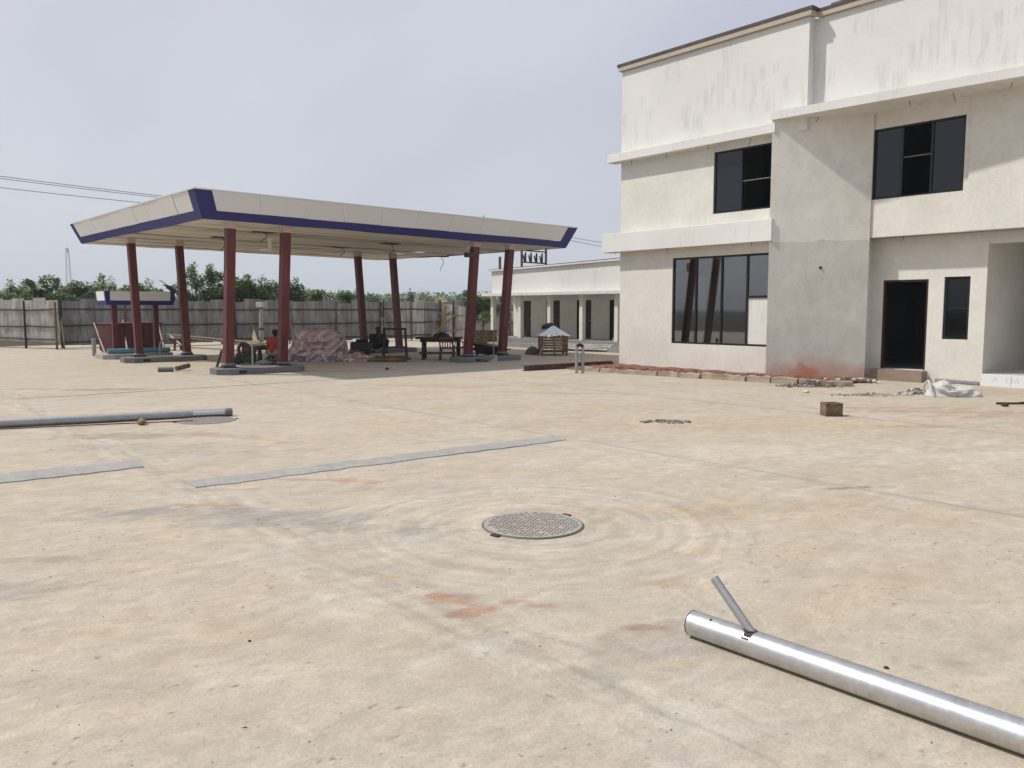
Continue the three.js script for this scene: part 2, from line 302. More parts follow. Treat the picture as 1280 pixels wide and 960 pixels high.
      mix([0.27, 0.245, 0.215], step(0.028, 0.0, d) * step(0.3, 0.6, fbm(x * 2.3, jz, 3, 991)) * 0.5);
    }
    const dm = Math.hypot(x - mh[0], z - mh[1]);
    if (dm < 2.1) { // broom arcs left when the ring round the cover was floated
      const w = step(2.1, 1.3, dm) * step(0.38, 0.48, dm), an = Math.atan2(z - mh[1], x - mh[0]);
      mix([0.415, 0.385, 0.33], w * 0.5); g += w * (fbm(dm * 22, an * 1.8 + 9, 3, 921) - 0.5) * 0.40;
    }
    for (const q of B) {
      const ax = x - q[0], az = z - q[1]; if (Math.abs(ax) + Math.abs(az) > 3 * (q[2] + q[3])) continue;
      const dx = ax * ca - az * sa, dt = ax * sa + az * ca, cr = Math.cos(q[4]), sr = Math.sin(q[4]);
      const ex = (dx * cr + dt * sr) / q[2], ez = (-dx * sr + dt * cr) / q[3], d2 = ex * ex + ez * ez;
      if (d2 > 3) continue;
      const w = step(1.0, 0.5, Math.sqrt(d2) + (fbm(s * 3.0 / Math.min(1, q[2] + 0.2), t * 6 / Math.min(1, q[3] + 0.5), 6, 941) - 0.5) * 2.0) * (0.62 + 0.9 * (fbm(s * 5, t * 34, 3, 961) - 0.1)) * 0.8;
      mix(q[5], clamp(w * q[6]));
    }
    C[k * 3] = c[0] * g; C[k * 3 + 1] = c[1] * g; C[k * 3 + 2] = c[2] * g;
    if (i && j) { const A = k - nx - 1; I.push(A, k - 1, A + 1, A + 1, k - 1, k); }
  }
  const g = new THREE.BufferGeometry(); g.setAttribute('position', new THREE.BufferAttribute(P, 3)); g.setAttribute('color', new THREE.BufferAttribute(C, 3)); g.setAttribute('uv', new THREE.BufferAttribute(U, 2));
  g.setIndex(I); g.computeVertexNormals();
  struct('concrete_forecourt', g, new THREE.MeshStandardMaterial({ vertexColors: true, roughness: 0.93, map: T.concrete, bumpMap: T.concreteB, bumpScale: 0.004, color: lin(1.27, 1.245, 1.19) }), 'sandy pale concrete forecourt with stains and trowel marks');
  const earth = new THREE.PlaneGeometry(5000, 5000, 1, 1); earth.rotateX(-Math.PI / 2); earth.translate(-600, -0.06, -600);
  struct('open_land', wuv(earth), std('land', lin(0.13, 0.125, 0.075), 1, { map: T.soil }), 'scrub land stretching beyond the fence');
}
{ // loose grit and chips
  const P = [[], []];
  for (let k = 0; k < 2600; k++) {
    const d = 2.4 + Math.pow(rnd(), 0.8) * 13, a = rr(-0.62, 0.62), x = -Math.cos(YAW + a) * d, z = -Math.sin(YAW + a) * d; if (fbm(x * 0.9, z * 0.9, 3, 12) < 0.44) continue;
    const q = rr(0.002, 0.006) * (rnd() < 0.04 ? 2.2 : 1), g = new THREE.TetrahedronGeometry(q); g.scale(rr(0.8, 2.2), 0.6, 1); g.rotateY(rr(0, 6)); g.translate(x, q * 0.3 + (fbm(x * 0.5, z * 0.5, 3, 41) - 0.5) * 0.012, z); P[rnd() < 0.35 ? 0 : 1].push(g);
  }
  const m = tag(mesh('grit', join(P[0]), std('gritDark', lin(0.14, 0.11, 0.09), 1)), 'dark grit sprinkled over the paving', 'grit', null, 'stuff'), m2 = tag(mesh('sand_grit', join(P[1]), std('gritPale', lin(0.42, 0.36, 0.29), 1)), 'pale sandy grit sprinkled over the paving', 'grit', null, 'stuff');
}
// cement-filled trench strips
function trench(pts, label) {
  const e = [], n = 26, [a, b, c, d] = pts; // a-b near end, d-c far end
  const L = (p, q, t) => [p[0] + (q[0] - p[0]) * t, p[1] + (q[1] - p[1]) * t];
  const left = [], right = [];
  for (let i = 0; i <= n; i++) { const t = i / n, j = () => (fbm(i * 0.8, e.length + left.length, 2, 77) - 0.5) * 0.10; const p = L(a, d, t), q = L(b, c, t); left.push([p[0] + j(), p[1]]); right.push([q[0] + j() * 0.8, q[1]]); }
  const m = struct('trench_patch', prism([...left, ...right.reverse()], -0.03, 0.011), M.trench ?? std('trench', lin(0.395, 0.38, 0.36), 0.9, { map: T.concrete, bumpMap: T.concreteB, bumpScale: 0.004 }), label);
  return m;
}
trench([[-8.17, -2.62], [-7.80, -2.62], [-7.63, -7.32], [-7.98, -7.40]], 'long grey cement strip filling a trench, ahead of the manhole cover');
trench([[-9.86, 1.2], [-9.26, 1.2], [-9.24, -2.55], [-9.70, -2.6]], 'short grey cement strip at the left edge of the forecourt');
// faint slab joints
{
  const J = [[[-22, -7.45], [-1, -7.45]], [[-22, -12.4], [-2, -12.4]], [[-17.9, -2.7], [-17.9, -12]]];
  for (const [a, b] of J) { // narrow mortar-filled joints
    const n = 24, l = [], r = [], dx = b[0] - a[0], dz = b[1] - a[1], q = Math.hypot(dx, dz), w = 0.0045;
    for (let i = 0; i <= n; i++) { const t = i / n, o = (fbm(t * 9, a[0], 3, 19) - 0.5) * 0.10, ww = w * (0.4 + 1.0 * vnoise(t * 30, a[1], 3)); const x = a[0] + dx * t - dz / q * o, z = a[1] + dz * t + dx / q * o; l.push([x - dz / q * ww, z + dx / q * ww]); r.push([x + dz / q * ww, z - dx / q * ww]); }
    struct('slab_joint', prism([...l, ...r.reverse()], -0.03, 0.0075), M.joint ?? std('joint', lin(0.40, 0.37, 0.32), 1), 'hairline joint between concrete bays');
  }
}

// ------------------------------------------------------------------ main building
const bld = thing('showroom_building', 'two storey cream plastered building with dark tinted windows and slab canopy', 'building');
{
  const F = -18.4, UW = -19.35, GW = -19.8, BK = -31, TH = 0.22;
  const W = (n, g, m = M.plaster, p = bld) => mesh(n, g, m, p);
  // left block front
  W('front_wall', wallXY(-16.87, -11.4, 0, 6.03, F, TH, [[-14.88, -11.72, 0.75, 3.14], [-13.55, -11.72, 4.25, 5.87]]));
  W('upper_front_wall', wallXY(-16.87, -10.88, 6.03, 8.66, F, TH), M.plasterTop);
  W('upper_front_wall', wallXY(-10.88, -1.0, 6.45, 8.66, F - 0.29, TH), M.plasterTop);
  W('parapet_return', box(-11.05, -10.88, 6.45, 8.66, F - 0.51, F - TH - 0.002), M.plasterTop);
  W('side_wall', box(-16.87, -16.65, 0, 8.66, BK, F - TH));
  W('rear_wall', box(-16.65, -1.0, 0, 8.66, BK, BK + TH));
  W('side_wall', box(-1.22, -1.0, 0, 8.66, BK + TH, -19.85));
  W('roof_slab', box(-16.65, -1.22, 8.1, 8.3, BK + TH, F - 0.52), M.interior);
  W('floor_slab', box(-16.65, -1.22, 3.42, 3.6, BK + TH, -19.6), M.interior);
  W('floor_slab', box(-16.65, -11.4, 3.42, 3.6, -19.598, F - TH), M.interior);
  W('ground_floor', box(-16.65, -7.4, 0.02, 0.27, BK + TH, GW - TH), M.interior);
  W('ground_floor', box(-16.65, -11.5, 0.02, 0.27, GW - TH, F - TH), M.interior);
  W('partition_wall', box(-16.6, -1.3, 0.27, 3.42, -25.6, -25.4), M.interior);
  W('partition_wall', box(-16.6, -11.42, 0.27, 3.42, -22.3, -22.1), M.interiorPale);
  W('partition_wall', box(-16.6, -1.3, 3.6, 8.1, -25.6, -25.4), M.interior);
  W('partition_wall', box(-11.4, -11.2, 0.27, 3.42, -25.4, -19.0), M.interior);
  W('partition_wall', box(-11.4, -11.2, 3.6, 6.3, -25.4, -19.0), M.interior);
  W('partition_wall', box(-14.75, -14.4, 0.27, 2.65, -19.6, -19.3), M.interiorPale);
  // parapet capping
  W('fascia_board', box(-16.95, -10.8, 8.67, 8.79, F - 0.2, F + 0.09), M.tanBoard);
  W('fascia_board', box(-10.8, -0.95, 8.67, 8.79, F - 0.4, F - 0.2), M.tanBoard);
  W('parapet_cap', box(-16.99, -10.76, 8.792, 8.87, F - 0.5, F + 0.105), M.brownMetal);
  W('parapet_cap', box(-10.76, -0.9, 8.792, 8.85, F - 0.6, F - 0.18), M.brownMetal);
  for (let i = 0; i < 9; i++) { const x = -10.5 + i * 0.55; W('roof_sheet_edge', jitter(box(x, x + rr(0.4, 0.6), 8.852, 8.87 + rr(0.01, 0.09), F - 0.55, F - 0.22 + rr(-0.05, 0.08)), 0.05, 4, i), M.brownMetal); }
  // ledge and band
  W('window_ledge', rbox(-17.16, -11.55, 6.03, 6.27, F - 0.06, F + 0.30, 0.012), M.plasterTop);
  W('floor_band', rbox(-17.32, -11.55, 3.40, 3.95, F - 0.06, F + 0.32, 0.012), M.plasterTop);
  // oblique pier with its weathered paint
  const A = [-11.62, -18.1], B = [-9.66, -19.30];
  const dx = B[0] - A[0], dz = B[1] - A[1], L = Math.hypot(dx, dz), nx = -dz / L, nz = dx / L;
  const pierTex = tex(512, (u, v) => {
    const x = u * L, y = v * 6.4, a = fbm(x * 2, y * 2, 5, 1001), s = fbm(x * 7, y * 4, 4, 1011), line = 3.36 + (fbm(x * 2.5, 0.5, 3, 1021) - 0.5) * 0.16;
    let k = (y > line ? 0.845 : 0.775) + (a - 0.5) * 0.09 + (s - 0.5) * 0.022 + (fbm(x * 9, y * 5, 4, 1051) - 0.5) * 0.05, c = [k, k - 0.01, k - 0.04];
    const d = Math.hypot((x - 0.95) / 0.75, (y + 0.12) / 0.72) + (fbm(x * 6, y * 6, 4, 1031) - 0.5) * 0.5;
    const w = step(1.0, 0.25, d) * 0.85, w2 = step(0.55, 0.1, y + (a - 0.5) * 0.5) * 0.35;
    const q = Math.max(w, w2); c = c.map((v2, i) => v2 + ([0.72, 0.46, 0.36][i] - v2) * q);
    const sp = fbm(x * 30, y * 30, 2, 1041); if (sp > 0.8) c = c.map(v2 => v2 - 0.07);
    return c;
  }, { m: 1024 });
  const pg = new THREE.BoxGeometry(L, 6.4, 0.24); // built along +x then turned
  { const p = pg.attributes.position, uv = pg.attributes.uv; for (let i = 0; i < p.count; i++) uv.setXY(i, (p.getX(i) + L / 2) / L, (p.getY(i) + 3.2) / 6.4); }
  pg.translate(0, 3.2, -0.12); pg.rotateY(Math.atan2(-dz, dx)); pg.translate((A[0] + B[0]) / 2, 0, (A[1] + B[1]) / 2);
  W('oblique_pier', pg, new THREE.MeshStandardMaterial({ map: pierTex, color: lin(1.0, 1.0, 1.0), roughness: 0.93 }));
  W('pier_hole', (() => { const g = new THREE.CylinderGeometry(0.035, 0.035, 0.03, 10); g.rotateX(Math.PI / 2); g.rotateY(Math.atan2(-dz, dx)); g.translate(A[0] + dx * 0.53 + nx * 0.002, 2.72, A[1] + dz * 0.53 + nz * 0.002); return g; })(), M.black);
  W('pier_return', box(-11.58, -11.41, 0, 6.33, F - TH - 0.3, -18.36), M.plaster);
  // first-floor slab canopy
  W('slab_canopy', prism([[-11.64, -18.06], [-0.9, -19.02], [-0.9, -19.7], [-11.4, -19.7], [-11.64, -18.8]], 6.33, 6.53), M.plasterTop);
  W('slab_tie_wall', wallXY(-10.88, -1.0, 6.53, 6.9, F - 0.28, 0.02), M.plasterTop);
  // recessed first-floor wall with window
  W('recessed_wall', wallXY(-9.75, -7.5, 3.42, 6.33, UW, TH, [[-9.68, -7.62, 4.31, 5.95]]));
  W('recessed_wall', wallXY(-7.5, -1.0, 3.42, 6.33, UW + 0.05, TH + 0.05));
  W('soffit_slab', box(-9.75, -1.0, 3.42, 3.498, -19.6, UW - TH - 0.002), M.plaster);
  W('soffit_slab', box(-9.75, -1.0, 3.5, 3.62, -19.85, UW - TH - 0.002), M.plaster);
  W('ground_wall', wallXY(-9.85, -7.2, 0, 3.42, GW, TH, [[-9.52, -8.45, 0.27, 2.41], [-8.1, -7.54, 1.02, 2.45]]));
  W('pier_back_wall', box(-10.2, -9.85, 0, 3.42, -19.9, -19.25));
  W('lintel', box(-7.2, -1.0, 3.16, 3.42, GW - TH, GW));
  W('porch_side_wall', box(-7.42, -7.2, 0, 3.42, -24.0, GW - TH));
  W('porch_ceiling', box(-7.2, -1.22, 3.3, 3.42, -24.0, GW - TH));
  W('porch_rear_wall', wallXY(-7.2, -1.22, 0.27, 3.3, -23.8, 0.2, [[-6.4, -4.6, 0.27, 2.6]]), M.plaster);
  W('porch_right_wall', box(-3.4, -1.22, 0, 3.16, GW - TH, GW));
  const pf = W('porch_floor', box(-7.2, -3.4, 0.02, 0.27, -24.0, GW + 0.02), M.tile);
  for (let i = 0; i < 6; i++) { // glazed riser tiles
    const x = -7.195 + i * 0.6; mesh('riser_tile', rbox(x, x + 0.594, 0.0, 0.262, GW + 0.022, GW + 0.034, 0.003), M.tile, pf);
  }
  const pen = M.pencil ?? std('pencil', lin(0.33, 0.34, 0.37), 0.8);
  for (const pts of [[[-6.98, 0.10], [-6.90, 0.20], [-6.88, 0.11]], [[-6.66, 0.09], [-6.70, 0.15], [-6.65, 0.2]], [[-6.60, 0.08], [-6.58, 0.19], [-6.53, 0.11], [-6.47, 0.2], [-6.45, 0.09]]]) mesh('scribble', tube(pts.map(([x, y]) => [x, y, GW + 0.035]), 0.003, 16, 4), pen, pf);
  const st = W('door_step', box(-9.62, -8.40, 0, 0.262, GW + 0.003, GW + 0.28), M.stepTan);
  W('dirt_stain', jitter(box(-8.2, -7.25, 0.0, 0.09, GW + 0.001, GW + 0.03), 0.05, 6, 3), M.cement);
  // windows: frames, panes, bars
  function win(x0, x1, y0, y1, z, cuts, kinds, bar, gl) {
    const w = mesh('window_frame', join([box(x0, x1, y1 - 0.04, y1, z - 0.09, z - 0.03), box(x0, x1, y0, y0 + 0.04, z - 0.09, z - 0.03), box(x0, x0 + 0.05, y0 + 0.05, y1 - 0.05, z - 0.09, z - 0.03), box(x1 - 0.05, x1, y0 + 0.05, y1 - 0.05, z - 0.09, z - 0.03)]), M.frame, bld);
    const e = [x0 + 0.05, ...cuts, x1 - 0.05];
    cuts.forEach(c => mesh('mullion', box(c - 0.025, c + 0.025, y0 + 0.05, y1 - 0.05, z - 0.095, z - 0.025), M.frame, w));
    kinds.forEach((k, i) => {
      const a = e[i] + (i ? 0.027 : 0.002), b = e[i + 1] - (i < kinds.length - 1 ? 0.027 : 0.002);
      if (k) mesh('pane', box(a, b, y0 + 0.052, y1 - 0.052, z - 0.064, z - 0.058), k, w);
      else if (bar) mesh('sash_bar', box(a, b, bar - 0.012, bar + 0.012, z - 0.08, z - 0.05), M.iron, w);
    });
    return w;
  }
  const g = M.glass;
  const w1 = win(-14.88, -11.72, 0.75, 3.14, F, [-14.08, -13.24, -12.45], [g, g, g, null]);
  mesh('pane', box(-12.42, -11.775, 2.062, 3.085, F - 0.064, F - 0.058), g, w1);
  mesh('transom', box(-12.42, -11.775, 2.0, 2.06, F - 0.1, F - 0.03), M.frame, w1);
  mesh('infill_panel', box(-12.42, -11.775, 0.805, 1.998, F - 0.085, F - 0.06), M.plasterTop, w1);
  win(-13.55, -11.72, 4.25, 5.87, F, [-12.70], [M.glassTinted, null], 5.02);
  win(-9.68, -7.62, 4.31, 5.95, UW, [-9.0, -8.33], [M.glassTinted, null, M.glassTinted], 5.22);
  win(-8.1, -7.54, 1.02, 2.45, GW, [], [M.glassTint]); 
  mesh('sash_bar', box(-8.05, -7.59, 1.72, 1.745, GW - 0.055, GW - 0.04), M.frame, bld);
  mesh('door_frame', join([box(-9.52, -9.47, 0.27, 2.41, GW - 0.15, GW - 0.02), box(-8.50, -8.45, 0.27, 2.41, GW - 0.15, GW - 0.02), box(-9.47, -8.50, 2.36, 2.41, GW - 0.15, GW - 0.02)]), M.doorBrown, bld);
  { const P = []; for (let i = 0; i <= 40; i++) P.push([-16.2 + i * 0.11, 3.952 + (fbm(i * 0.4, 3, 3, 21) - 0.5) * 0.03, F + 0.003]); mesh('hairline_crack', tube(P, 0.006, 90, 4), M.cement, bld); }
  // stubs of binding wire and tie holes left under the ledges
  for (const [x, y, z] of [[-16.3, 6.03, F + 0.2], [-15.0, 6.03, F + 0.2], [-13.6, 6.03, F + 0.2], [-12.3, 6.03, F + 0.2], [-16.9, 3.4, F + 0.2], [-14.9, 3.4, F + 0.22], [-12.2, 3.4, F + 0.2], [-10.7, 6.33, -18.6], [-8.6, 6.33, -18.75], [-7.7, 6.33, -18.8], [-6.6, 6.33, -18.9], [-8.95, 3.42, -19.5]])
    mesh('wire_stub', tube([[x, y + 0.01, z], [x + 0.02, y - 0.05, z + 0.02], [x + rr(-0.05, 0.08), y - rr(0.08, 0.2), z + rr(-0.03, 0.05)]], 0.007, 8, 5), M.rustSteel, bld);
}
// kerb stones and the red soil bed against the wall
{
  const line = [[-16.05, -16.05], [-13.0, -16.42], [-9.95, -16.80], [-8.95, -17.4]];
  const pts = []; for (let i = 0; i < line.length - 1; i++) { const n = i < 2 ? 5 : 2; for (let k = 0; k < n; k++) pts.push([line[i][0] + (line[i + 1][0] - line[i][0]) * k / n, line[i][1] + (line[i + 1][1] - line[i][1]) * k / n]); } pts.push(line[3]);
  const kerb = thing('kerb', 'row of weathered concrete kerb stones edging the red soil bed', 'kerb');
  for (let i = 0; i < pts.length - 1; i++) {
    const [a, b] = [pts[i], pts[i + 1]], L = Math.hypot(b[0] - a[0], b[1] - a[1]), an = Math.atan2(-(b[1] - a[1]), b[0] - a[0]);
    let g = new THREE.BoxGeometry(L - 0.02, 0.16, 0.17, 6, 2, 2); g = toCreasedNormals(jitter(g, 0.10, 5, i + 2), 0.8); g.rotateY(an + rr(-0.02, 0.02)); g.translate((a[0] + b[0]) / 2, 0.035 + rr(-0.03, 0.02), (a[1] + b[1]) / 2 - 0.02); mesh('kerb_stone', g, M.kerb, kerb);
  }
  // soil
  const P = [], I = [], n = 260, m = 60;
  for (let i = 0; i <= n; i++) for (let j = 0; j <= m; j++) {
    const x = -17.6 + i / n * 8.3, zf = x < -16.05 ? -16.2 : x < -9.95 ? -16.05 - (x + 16.05) * 0.123 - 0.1 : -16.9 - (x + 9.95) * 0.6, zb = -19.2, z = zf + (zb - zf) * j / m;
    P.push(x, (j === 0 ? 0.01 : 0.03 + step(0, 0.4, j / m) * 0.03) + (fbm(x * 3.1, z * 3.3, 5, 55) - 0.5) * 0.08 * (j ? 1 : 0.3), z);
    if (i && j) { const k = i * (m + 1) + j, q = m + 1; I.push(k - q - 1, k - q, k - 1, k - 1, k - q, k); }
  }
  const g = new THREE.BufferGeometry(); g.setAttribute('position', new THREE.Float32BufferAttribute(P, 3)); g.setIndex(I); g.computeVertexNormals();
  struct('soil_bed', wuv(g), M.soil, 'strip of red laterite soil between kerb and building');
  const cl = [];
  for (let i = 0; i < 160; i++) { const x = rr(-17, -9.9), t = rnd(); const z = -16.3 - (x + 16.05) * 0.123 - t * 1.2; let q = new THREE.IcosahedronGeometry(rr(0.015, 0.05), 0); q.scale(1, 0.7, 1); q.translate(x, 0.065, z); cl.push(q); }
  const c = mesh('soil_clods', join(cl), M.soil); tag(c, 'loose red clods scattered over the soil bed', 'soil', null, 'stuff');
}

// ------------------------------------------------------------------ annex with veranda
{
  const an = thing('veranda_annex', 'long low white annex with a columned veranda and brown doors', 'building');
  const C0 = -30.57, Z = -24.5, E = -18.3, W = (n, g, m = M.plaster) => mesh(n, g, m, an);
  W('platform', box(C0 - 0.4, E, 0, 0.40, -26.0, -24.25), M.cement);
  W('platform_step', box(C0 - 0.75, E, 0, 0.19, -24.248, -23.9), M.cement);
  const holes = []; for (let k = 0; k < 6; k++) holes.push([C0 + 0.08 + k * 2.02, C0 + 1.0 + k * 2.02, 0.4, 2.12]);
  W('rear_veranda_wall', wallXY(C0 - 0.1, E, 0.4, 2.5, -26, 0.2, holes));
  holes.forEach(([a, b]) => {
    const d = W('door', box(a + 0.04, b - 0.04, 0.41, 2.08, -26.13, -26.08), M.doorBrown);
    mesh('door_jamb', join([box(a, a + 0.04, 0.4, 2.12, -26.16, -26.02), box(b - 0.04, b, 0.4, 2.12, -26.16, -26.02), box(a + 0.04, b - 0.04, 2.08, 2.12, -26.16, -26.02)]), M.woodDark, d);
    mesh('handle', box(b - 0.16, b - 0.1, 1.2, 1.24, -26.08, -26.04), M.galvDull, d);
  });
  for (let k = 0; k < 7; k++) { const x = C0 + k * 2.0; W('veranda_column', rbox(x - 0.1, x + 0.1, 0.4, 2.33, Z - 0.1, Z + 0.1, 0.01)); }
  W('end_wall', box(C0 - 0.3, C0 - 0.1, 0, 3.5, -33, -26.0));
  W('slab_ledge', rbox(C0 - 0.45, E, 2.33, 2.47, -26.2, -24.1, 0.01), M.plasterTop);
  // parapet rises gently to the right
  W('parapet_wall', hexa([[C0 - 0.15, 2.47, -24.75], [E, 2.47, -24.75], [E, 2.47, -24.5], [C0 - 0.15, 2.47, -24.5]], [[C0 - 0.15, 3.50, -24.75], [E, 3.74, -24.75], [E, 3.74, -24.5], [C0 - 0.15, 3.50, -24.5]]), M.plasterTop);
  W('parapet_cap', hexa([[C0 - 0.3, 3.50, -24.9], [E, 3.742, -24.9], [E, 3.742, -24.38], [C0 - 0.3, 3.50, -24.38]], [[C0 - 0.3, 3.56, -24.9], [E, 3.81, -24.9], [E, 3.81, -24.38], [C0 - 0.3, 3.56, -24.38]]), M.plasterTop);
  W('cap_flashing', hexa([[C0 - 0.3, 3.562, -24.85], [E, 3.812, -24.85], [E, 3.812, -24.42], [C0 - 0.3, 3.562, -24.42]], [[C0 - 0.3, 3.59, -24.85], [E, 3.85, -24.85], [E, 3.85, -24.42], [C0 - 0.3, 3.59, -24.42]]), M.brownMetal);
  W('side_parapet', box(C0 - 0.15, C0 + 0.1, 2.47, 3.5, -33, -24.752), M.plasterTop);
  W('rear_roof', box(C0 + 0.1, E, 3.0, 3.1, -33, -24.752), M.brownMetal);
}

// ------------------------------------------------------------------ fuel canopy
const YB = (z, x = -20.64) => 3.94 + (z + 7.3) * (0.125 / 12.45) + (-20.64 - x) * 0.012;
{
  const can = thing('fuel_canopy', 'large filling station canopy with white and navy fascia on leaning maroon columns', 'canopy');
  const X0 = -33.1, X1 = -20.64, Z0 = -19.75, Z1 = -7.3, OUT = 0.28, HT = 0.68, TB = 0.31;
  const bot = [[X1, Z1], [X1, Z0], [X0, Z0], [X0, Z1]], dirs = [[1, 1], [1, -1], [-1, -1], [-1, 1]];
  const pt = (i, s, t, inn = 0) => { // side i from corner i to corner i+1, height fraction t
    const a = bot[i], b = bot[(i + 1) % 4], da = dirs[i], db = dirs[(i + 1) % 4], o = OUT * t - inn;
    const x = (a[0] + da[0] * o) * (1 - s) + (b[0] + db[0] * o) * s, z = (a[1] + da[1] * o) * (1 - s) + (b[1] + db[1] * o) * s;
    return [x, YB(z, x) + HT * t, z];
  };
  const panel = (i, s0, s1, t0, t1, j0 = 0, j1 = 0, th = 0.035, f0 = s0, f1 = s1) => {
    const sh = (p, d) => [p[0], p[1] + d, p[2]];
    return hexa([sh(pt(i, s0, t0), j0), sh(pt(i, s1, t0), j1), sh(pt(i, s1, t0, th), j1), sh(pt(i, s0, t0, th), j0)], [pt(i, f0, t1), pt(i, f1, t1), pt(i, f1, t1, th), pt(i, f0, t1, th)]);
  };
  for (let i = 0; i < 4; i++) {
    const L = i % 2 ? X1 - X0 : Z1 - Z0, c = 0.42 / L, cb = 0.40 / L, n = Math.round((L - 0.8) / 1.2);
    for (let k = 0; k < n; k++) { // white cassettes with narrow shadow gaps
      const s0 = c + (1 - 2 * c) * k / n + 0.004 / L, s1 = c + (1 - 2 * c) * (k + 1) / n - 0.004 / L;
      const g = panel(i, s0, s1, TB + 0.004 + 0.012 * rnd(), 1, 0, 0, 0.035 + 0.006 * rnd()); g.translate(0, 0, 0); const wr = (rnd() - 0.5) * 0.012; g.translate(i === 0 ? wr : i === 2 ? -wr : 0, 0, i === 3 ? wr : i === 1 ? -wr : 0); mesh('fascia_panel', g, [M.fasciaWhite, M.fasciaWhite, M.fasciaDull][Math.floor(rnd() * 3)], can);
    }
    mesh('corner_panel', panel(i, 0, c, TB, 1, 0, 0, 0.03, 0, c), M.fasciaBlue, can); mesh('corner_panel', panel(i, 1 - c, 1, TB, 1, 0, 0, 0.03, 1 - c, 1), M.fasciaBlue, can);
    const jt = []; for (let k = 0; k <= n; k++) jt.push(k && k < n ? (rnd() - 0.5) * 0.035 : 0);
    for (let k = 0; k < n; k++) mesh('fascia_band', panel(i, k / n, (k + 1) / n, 0, TB - 0.004, jt[k], jt[k + 1], 0.035), M.fasciaBlue, can);
    mesh('top_edge', hexa([pt(i, 0, 1.004, -0.01), pt(i, 1, 1.004, -0.01), pt(i, 1, 1.004, 0.16), pt(i, 0, 1.004, 0.16)], [pt(i, 0, 1.05, -0.005), pt(i, 1, 1.05, -0.005), pt(i, 1, 1.05, 0.17), pt(i, 0, 1.05, 0.17)]), M.whitePaint, can);
  }
  mesh('roof_deck', hexa([[X0 + 0.1, 4.2, Z0 + 0.1], [X1 - 0.1, 4.1, Z0 + 0.1], [X1 - 0.1, 4.22, Z1 - 0.1], [X0 + 0.1, 4.32, Z1 - 0.1]], [[X0 + 0.1, 4.3, Z0 + 0.1], [X1 - 0.1, 4.2, Z0 + 0.1], [X1 - 0.1, 4.32, Z1 - 0.1], [X0 + 0.1, 4.42, Z1 - 0.1]]), M.zincDark, can);
  // ceiling strips, each a little uneven
  const N = 54, w = (X1 - X0 - 0.08) / N;
  for (let k = 0; k < N; k++) {
    const x0 = X0 + 0.04 + k * w, x1 = x0 + w - 0.012, seg = 9, P = [], sag = rr(0.0, 0.03), tl = rr(-0.018, 0.018);
    const prof = s => { const z = Z0 + 0.04 + (Z1 - Z0 - 0.08) * s; return [z, YB(z, x0) + 0.02 - sag * Math.sin(s * Math.PI * 3 + k) ** 2 - (fbm(s * 6, k * 0.7, 2, 66) - 0.5) * 0.04]; };
    for (let q = 0; q < seg; q++) {
      const [za, ya] = prof(q / seg), [zb, yb] = prof((q + 1) / seg);
      P.push(hexa([[x0, ya + tl, za], [x1, ya - tl, za], [x1, yb - tl, zb], [x0, yb + tl, zb]], [[x0, ya + tl + 0.012, za], [x1, ya - tl + 0.012, za], [x1, yb - tl + 0.012, zb], [x0, yb + tl + 0.012, zb]]));
    }
    mesh('ceiling_strip', join(P), k % 5 === 2 ? M.soffitOld : M.soffit, can);
  }
  // columns
  const col = (bx, z, lean, cz = z) => {
    const h = 0.112, ty = YB(z, bx) - 0.17, q = (x, y, e = h) => [[x - e, y, z - e], [x + e, y, z - e], [x + e, y, z + e], [x - e, y, z + e]];
    const xAt = y => bx + lean * (y - 0.2) / 3.6;
    const c = mesh('column', hexa(q(xAt(0.18), 0.18), q(xAt(ty), ty)), M.maroon, can);
    mesh('column_cap', hexa(q(xAt(ty + 0.002), ty + 0.002, 0.122), q(xAt(ty + 0.26), ty + 0.26, 0.122)), M.capTan, c);
    mesh('base_plate', hexa(q(bx, 0.165, 0.2), q(bx, 0.185, 0.2)), M.ironDark, c);
    mesh('cement_collar', jitter(hexa(q(bx, 0.186, 0.16), q(bx + lean * 0.02, 0.25 + 0.05 * rnd(), 0.125)), 0.03, 7, Math.round(-z * 10)), M.island, c);
    return c;
  };
  for (const z of [-8.12, -9.63, -16.05, -17.5]) col(-21.38, z, 0.42);
  for (const z of [-7.8, -9.33, -16.15, -17.75]) col(-28.25, z, -0.42);
  // open light hatches with hanging cable
  for (const [px, py, dl] of [[277, 299, 0.42], [329, 291, 0.25], [427, 310, 0.3], [488, 304, 0.4], [551, 320, 0.6]]) {
    const [x, z] = gp(px, py, 3.93), y = YB(z, x) + 0.0; if (x < X0 || x > X1) continue;
    const h = mesh('light_hatch', box(x - 0.18, x + 0.18, y - 0.012, y + 0.02, z - 0.3, z + 0.3), M.darkGrey, can);
    mesh('hanging_cable', tube([[x, y, z], [x + 0.03, y - dl * 0.4, z - 0.12], [x - 0.05, y - dl * 0.75, z - 0.05], [x + 0.05, y - dl, z + 0.08]], 0.011, 14, 5), M.wire, h);
  }
  mesh('floodlight', join([box(-20.95, -20.78, 3.35, 3.5, -15.85, -15.6), box(-21.0, -20.92, 3.30, 3.58, -15.92, -15.86)]), M.darkGrey, can);
  mesh('camera_bracket', join([box(-21.5, -21.4, 3.28, 3.62, -9.42, -9.36), box(-21.55, -21.36, 3.28, 3.33, -9.36, -9.15)]), M.soffit, can);
  mesh('mast_stub', join([rod([-23, 4.5, -18], [-23, 5.0, -18], 0.02), rod([-24.5, 4.5, -18.6], [-24.5, 5.05, -18.6], 0.02)]), M.iron, can);
}
